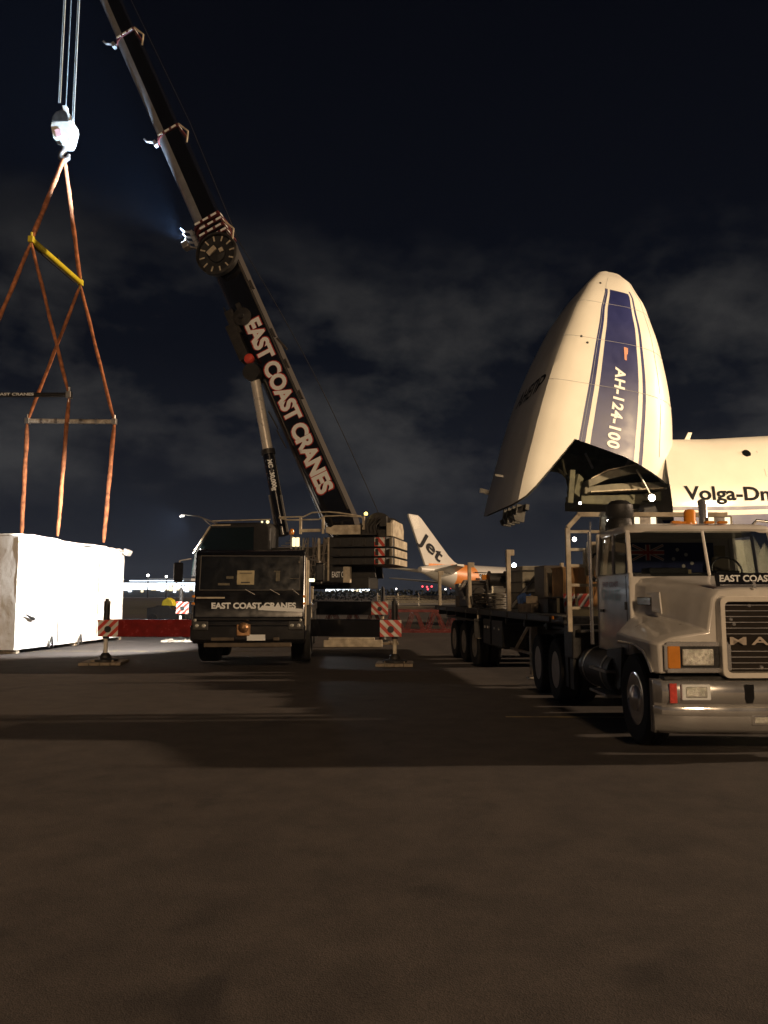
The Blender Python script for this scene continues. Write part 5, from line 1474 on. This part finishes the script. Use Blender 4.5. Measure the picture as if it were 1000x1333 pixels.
b = B(JF); b.box((2.6, 0, 5.65), (4.6, .31, .5)); b.done('orange_fin_root', ORANGE, jfin)
b = B(JF)
for x, z, w, h in ((-1.3, 11.6, .9, 1.0),): b.prism([(-3.8, 12.1), (-2.1, 12.1), (-1.6, 10.6), (-2.9, 10.3)], (0, -.165, 0), (1, 0, 0), (0, 0, 1), (0, 1, 0), .02)
b.done('bright_tip_panel', WHITE, jfin)
ju, jv = V((.80, 0, -.60)), V((.60, 0, .80))
b = B(JF)
def jt(a, c): p = V((-2.55, -.20, 8.35)) + V((.87, 0, -.49)) * a + V((.66, 0, .74)) * c; return p
text(b, 'Jet', (0, 0, 0), (1, 0, 0), (0, 0, 1), 5.6, 2.5, bold=.022, fn=jt, spacing=1.05); b.done('fin_lettering', CHAR, jfin)
for sy in (-1, 1):
    b = B(JF); b.loft([[(.6, sy * .9, 5.05), (4.2, sy * 1.2, 4.9), (4.2, sy * 1.2, 4.4), (.6, sy * .9, 4.85)], [(-1.6, sy * 6.1, 5.6), (.0, sy * 6.1, 5.6), (0, sy * 6.1, 5.3), (-1.6, sy * 6.1, 5.4)]]); b.done('tailplane', SILV, JT)
    b = B(JF); b.loft([[(14, sy * 1.6, 3.1), (20.5, sy * 1.8, 3.0), (20.5, sy * 1.8, 2.6), (14, sy * 1.6, 2.8)], [(12, sy * 16.5, 4.4), (13.6, sy * 16.5, 4.4), (13.6, sy * 16.5, 4.25), (12, sy * 16.5, 4.25)]]); jw = b.done('wing', SILV, JT)
    b = B(JF); b.lathe([(.75, 0), (1.05, .9), (1.1, 2.4), (.8, 3.6)], (17.2, sy * 6, 2.0), (-1, 0, 0) if False else (1, 0, 0), 20); b.done('engine', SILV, JT, smooth=40)
    for xg in (17.0,):
        b = B(JF); b.tube([(xg, sy * 3.6, 2.8), (xg, sy * 3.6, .6)], .14, 8); b.cyl((xg, sy * 3.4, .58), (xg, sy * 3.85, .58), .58, n=20); b.done('landing_gear', DARK, JT)
b = B(JF); b.tube([(32, 0, 2.4), (32, 0, .4)], .12, 8); b.cyl((32, -.3, .4), (32, .3, .4), .4, n=16); b.done('nose_gear', DARK, JT)
for x in [10.2 + .55 * i for i in range(44)]:
    pass
b = B(JF)
for i in range(44): b.box((10.2 + .53 * i, -1.985, 4.45), (.24, .04, .34))
b.done('window_row', GLASS, JT)
b = B(JF)
for i in range(8): b.box((9.2 + .42 * i, -1.995, 3.9), (.28, .03, .26))
for i in range(9): b.box((9.0 + .36 * i, -1.93, 4.85), (.26, .05, .12), Matrix.Rotation(-.45, 3, 'X'))
b.done('registration_marks', CHAR, JT)

# ------------------------------------------------------------------ airport background
def terminal(label, px0, px1, D, v0, v1, n, seed):
    rr = random.Random(seed)
    a, c = at(px0, v0, D), at(px1, v1, D)
    z1, z0 = a.z, c.z
    o = thing('airport_terminal', label, 'building', ((a.x + c.x) / 2, D, 0))
    w = c.x - a.x
    b = B(); b.box(((a.x + c.x) / 2, D + 14, z1 * .42), (w, 28, z1 * .84)); b.done('wall', mat('terminal_wall', (.3, .3, .3), .7), o)
    b = B(); b.box(((a.x + c.x) / 2, D + 10, z1 * .9), (w * 1.02, 30, z1 * .1)); b.box(((a.x + c.x) / 2 + w * .1, D + 16, z1 * 1.04), (w * .5, 16, z1 * .2)); b.done('roof', mat('terminal_roof', (.5, .5, .5), .6), o)
    for f0, f1, zz0, zz1, mm in ((0, .46, .12, .42, 0), (.44, .98, .05, .34, 2), (.02, .60, .55, .92, 0), (.50, .99, .62, .86, 1), (.2, .8, .80, 1.0, 1)):
        b = B(); b.box((a.x + w * (f0 + f1) / 2, D - .1 - zz0, z0 + (z1 - z0) * (zz0 + zz1) / 2), (w * (f1 - f0), .3, (z1 - z0) * (zz1 - zz0))); b.done('lit_glazing', [LITWIN, LAMPB, lit('warm_hall', (1, .85, .55), 1.6)][mm], o)
    for i in range(n):
        xx = a.x + w * (i + .5) / n; hh = (z1 - z0) * (.35 + .45 * rr.random()); zz = z0 + (z1 - z0) * (.2 + .35 * rr.random())
        if rr.random() < .12: continue
        b = B(); b.box((xx, D - .2, zz), (w / n * (.55 + .42 * rr.random()), .3, hh)); b.done('lit_glazing', [LITWIN, LAMPB, lit('warm_window', (1, .85, .55), 1.6)][rr.choice((0, 0, 1, 2))], o)
    return o
terminal('long brightly lit terminal beyond the dark field at the left', 146, 262, 520, 755.5, 769, 22, 3)
terminal('small bluish lit terminal far behind the crane outriggers', 424, 482, 900, 764.5, 770.5, 16, 5)
def mast(label, u, v, D, r_, m, group, name='light_mast', cat='light mast'):
    p = at(u, v, D)
    o = thing(name, label, cat, (p.x, D, 0), group)
    b = B(); b.tube([(p.x, D, 0), (p.x, D, p.z)], [r_ * .5, r_ * .25], 8); b.done('pole', DARK, o)
    b = B(); b.box((p.x, D, p.z), (r_ * 2.6, r_, r_ * .5)); b.done('lamp_bracket', DARK, o)
    b = B(); b.lathe([(r_ * .9, 0), (r_ * .7, -r_ * .4), (.01, -r_ * .6)], (p.x, D - r_ * .5, p.z), (0, 1, 0), 12); b.done('lamp_head', m, o)
g = 'light masts near the left terminal'
mast('light mast above the terminal, nearer the white box', 193, 749, 420, .8, LAMPW, g)
mast('light mast above the terminal, nearer the crane cab', 217, 750.5, 420, .7, LAMPW, g)
mast('bright blue white mast lamp behind the jet fuselage', 669, 736, 180, .6, lit('glaring_blue_white_lamp', (.8, .9, 1), 18), None)
g = 'red obstruction lights beyond the trees'
for u, v, lab in ((550, 763.5, 'leftmost red light under the jet tail'), (556, 764, 'second red light from the left under the jet tail'), (562, 763.5, 'third red light from the left under the jet tail'), (557, 767, 'lowest red light in the cluster under the jet tail'), (587, 765, 'lone red light right of the cluster beside a cream stake')):
    mast(lab, u, v, 400, .55, LAMPR, g, 'red_light', 'red light')
for u, v, lab in ((580, 767, 'white far light beside the lone red light'), (495, 768, 'white far light beside the small bluish terminal'), (516, 766.5, 'dim white far light above the trees right of the terminal')):
    mast(lab, u, v, 400, .35, LAMPW, 'white lights beyond the trees', 'far_light', 'far light')
# dark belt of trees and scrub
b = B()
rr = random.Random(4)
LEAF = mat('dark_foliage', (.014, .018, .009), .9, var=.5, scale=1.5, bump=.5)
for i in range(5200):
    x = -26 + 230 * rr.random(); y = 212 + 7 * rr.random()
    hmax = 2.7 + .7 * noise.noise((x * .06, 1.7, 0)) + .5 * noise.noise((x * .35, 4.1, 0))
    z = hmax * (rr.random() ** .6)
    s_ = .25 + .45 * rr.random()
    c = V((x, y, z)); u_ = V((rr.gauss(0, 1), rr.gauss(0, 1), rr.gauss(0, 1))).normalized(); w_ = u_.cross(V((rr.gauss(0, 1), rr.gauss(0, 1), rr.gauss(0, 1)))).normalized()
    b.face(b._v([c - u_ * s_, c + w_ * s_ * .6, c + u_ * s_, c - w_ * s_ * .6]))
tag(b.done('tree_belt', LEAF), 'dark belt of distant trees and scrub behind the concrete apron', 'trees', kind='stuff')
# low concrete kerb wall along the apron, small tug
b = B(); b.box((22, 91, .16), (64, .5, .34)); tag(b.done('concrete_kerb', mat('pale_kerb', (.5, .45, .36), .8), None, bevel=.05), 'pale low concrete kerb running along the front of the apron', 'kerb')
o = thing('blast_fence', 'beige low blast fence in front of the trees behind the rear stakes', 'fence', (12, 120, 0))
b = B()
for i in range(8): b.box((-1 + i * 3.2, 120, 1.0), (.15, .2, 2.0))
b.done('fence_post', STEEL, o)
b = B()
for z in (.55, .85, 1.15, 1.45): b.box((10.2, 119.8, z), (22.4, .08, .16), Matrix.Rotation(.4, 3, 'X'))
b.done('fence_louvre', TAN, o)
o = thing('baggage_tug', 'small black and yellow tug on the dark field behind the red beam', 'tug', (-13.2, 47, 0))
b = B(); b.prism([(-1.0, .25), (1.6, .25), (1.6, .75), (.5, .8), (.3, 1.05), (-.4, 1.05), (-.6, .95), (-1.0, .9)], (-13.2, 46.4, 0), (1, 0, 0), (0, 0, 1), (0, 1, 0), 1.2); b.done('tug_body', BLACKM, o, bevel=.04)
b = B(); b.prism([(-.3, 0), (.45, 0), (.3, .35), (.05, .5), (-.25, .3)], (-13.1, 46.6, 1.02), (1, 0, 0), (0, 0, 1), (0, 1, 0), .8); b.done('tug_hood', YEL, o, bevel=.04)
for x in (-.6, 1.1):
    for y in (46.35, 47.65): 
        b = B(); b.cyl((-13.2 + x, y - .1, .28), (-13.2 + x, y + .1, .28), .28, n=16); b.done('wheel', RUBBER, o, smooth=40)
# pale ground-support cabin between the rear stakes
o = thing('service_cabin', 'pale boxy service cabin standing behind the trailer by the middle stake', 'cabin', (5.0, 42, 0))
b = B(); b.box((5.0, 43, 1.25), (1.9, 2, 2.1)); b.done('cabin_body', mat('cabin_grey', (.40, .37, .30), .6, var=.1), o, bevel=.05)
b = B(); b.box((4.6, 41.98, 1.5), (.5, .04, .8)); b.done('cabin_window', GLASS, o)
b = B(); b.box((5.4, 41.98, 1.15), (.6, .04, 1.7)); b.done('cabin_door', mat('cabin_door', (.3, .28, .24), .6), o)
for x in (4.3, 5.7):
    b = B(); b.cyl((x, 42.0, .25), (x, 42.3, .25), .25, n=16); b.done('wheel', RUBBER, o)

# ------------------------------------------------------------------ night haze that shows the work light beam
hz = bpy.data.materials.new('haze_air'); hz.use_nodes = True
t_ = hz.node_tree; t_.nodes.clear()
o_ = t_.nodes.new('ShaderNodeOutputMaterial'); v_ = t_.nodes.new('ShaderNodeVolumePrincipled')
v_.inputs['Color'].default_value = (.42, .60, 1.0, 1); v_.inputs['Density'].default_value = .00016; v_.inputs['Anisotropy'].default_value = 0.0
t_.links.new(v_.outputs[0], o_.inputs['Volume'])
b = B(); b.box((0, 440, 19), (2200, 1200, 40)); tag(b.done('haze', hz), kind='stuff')
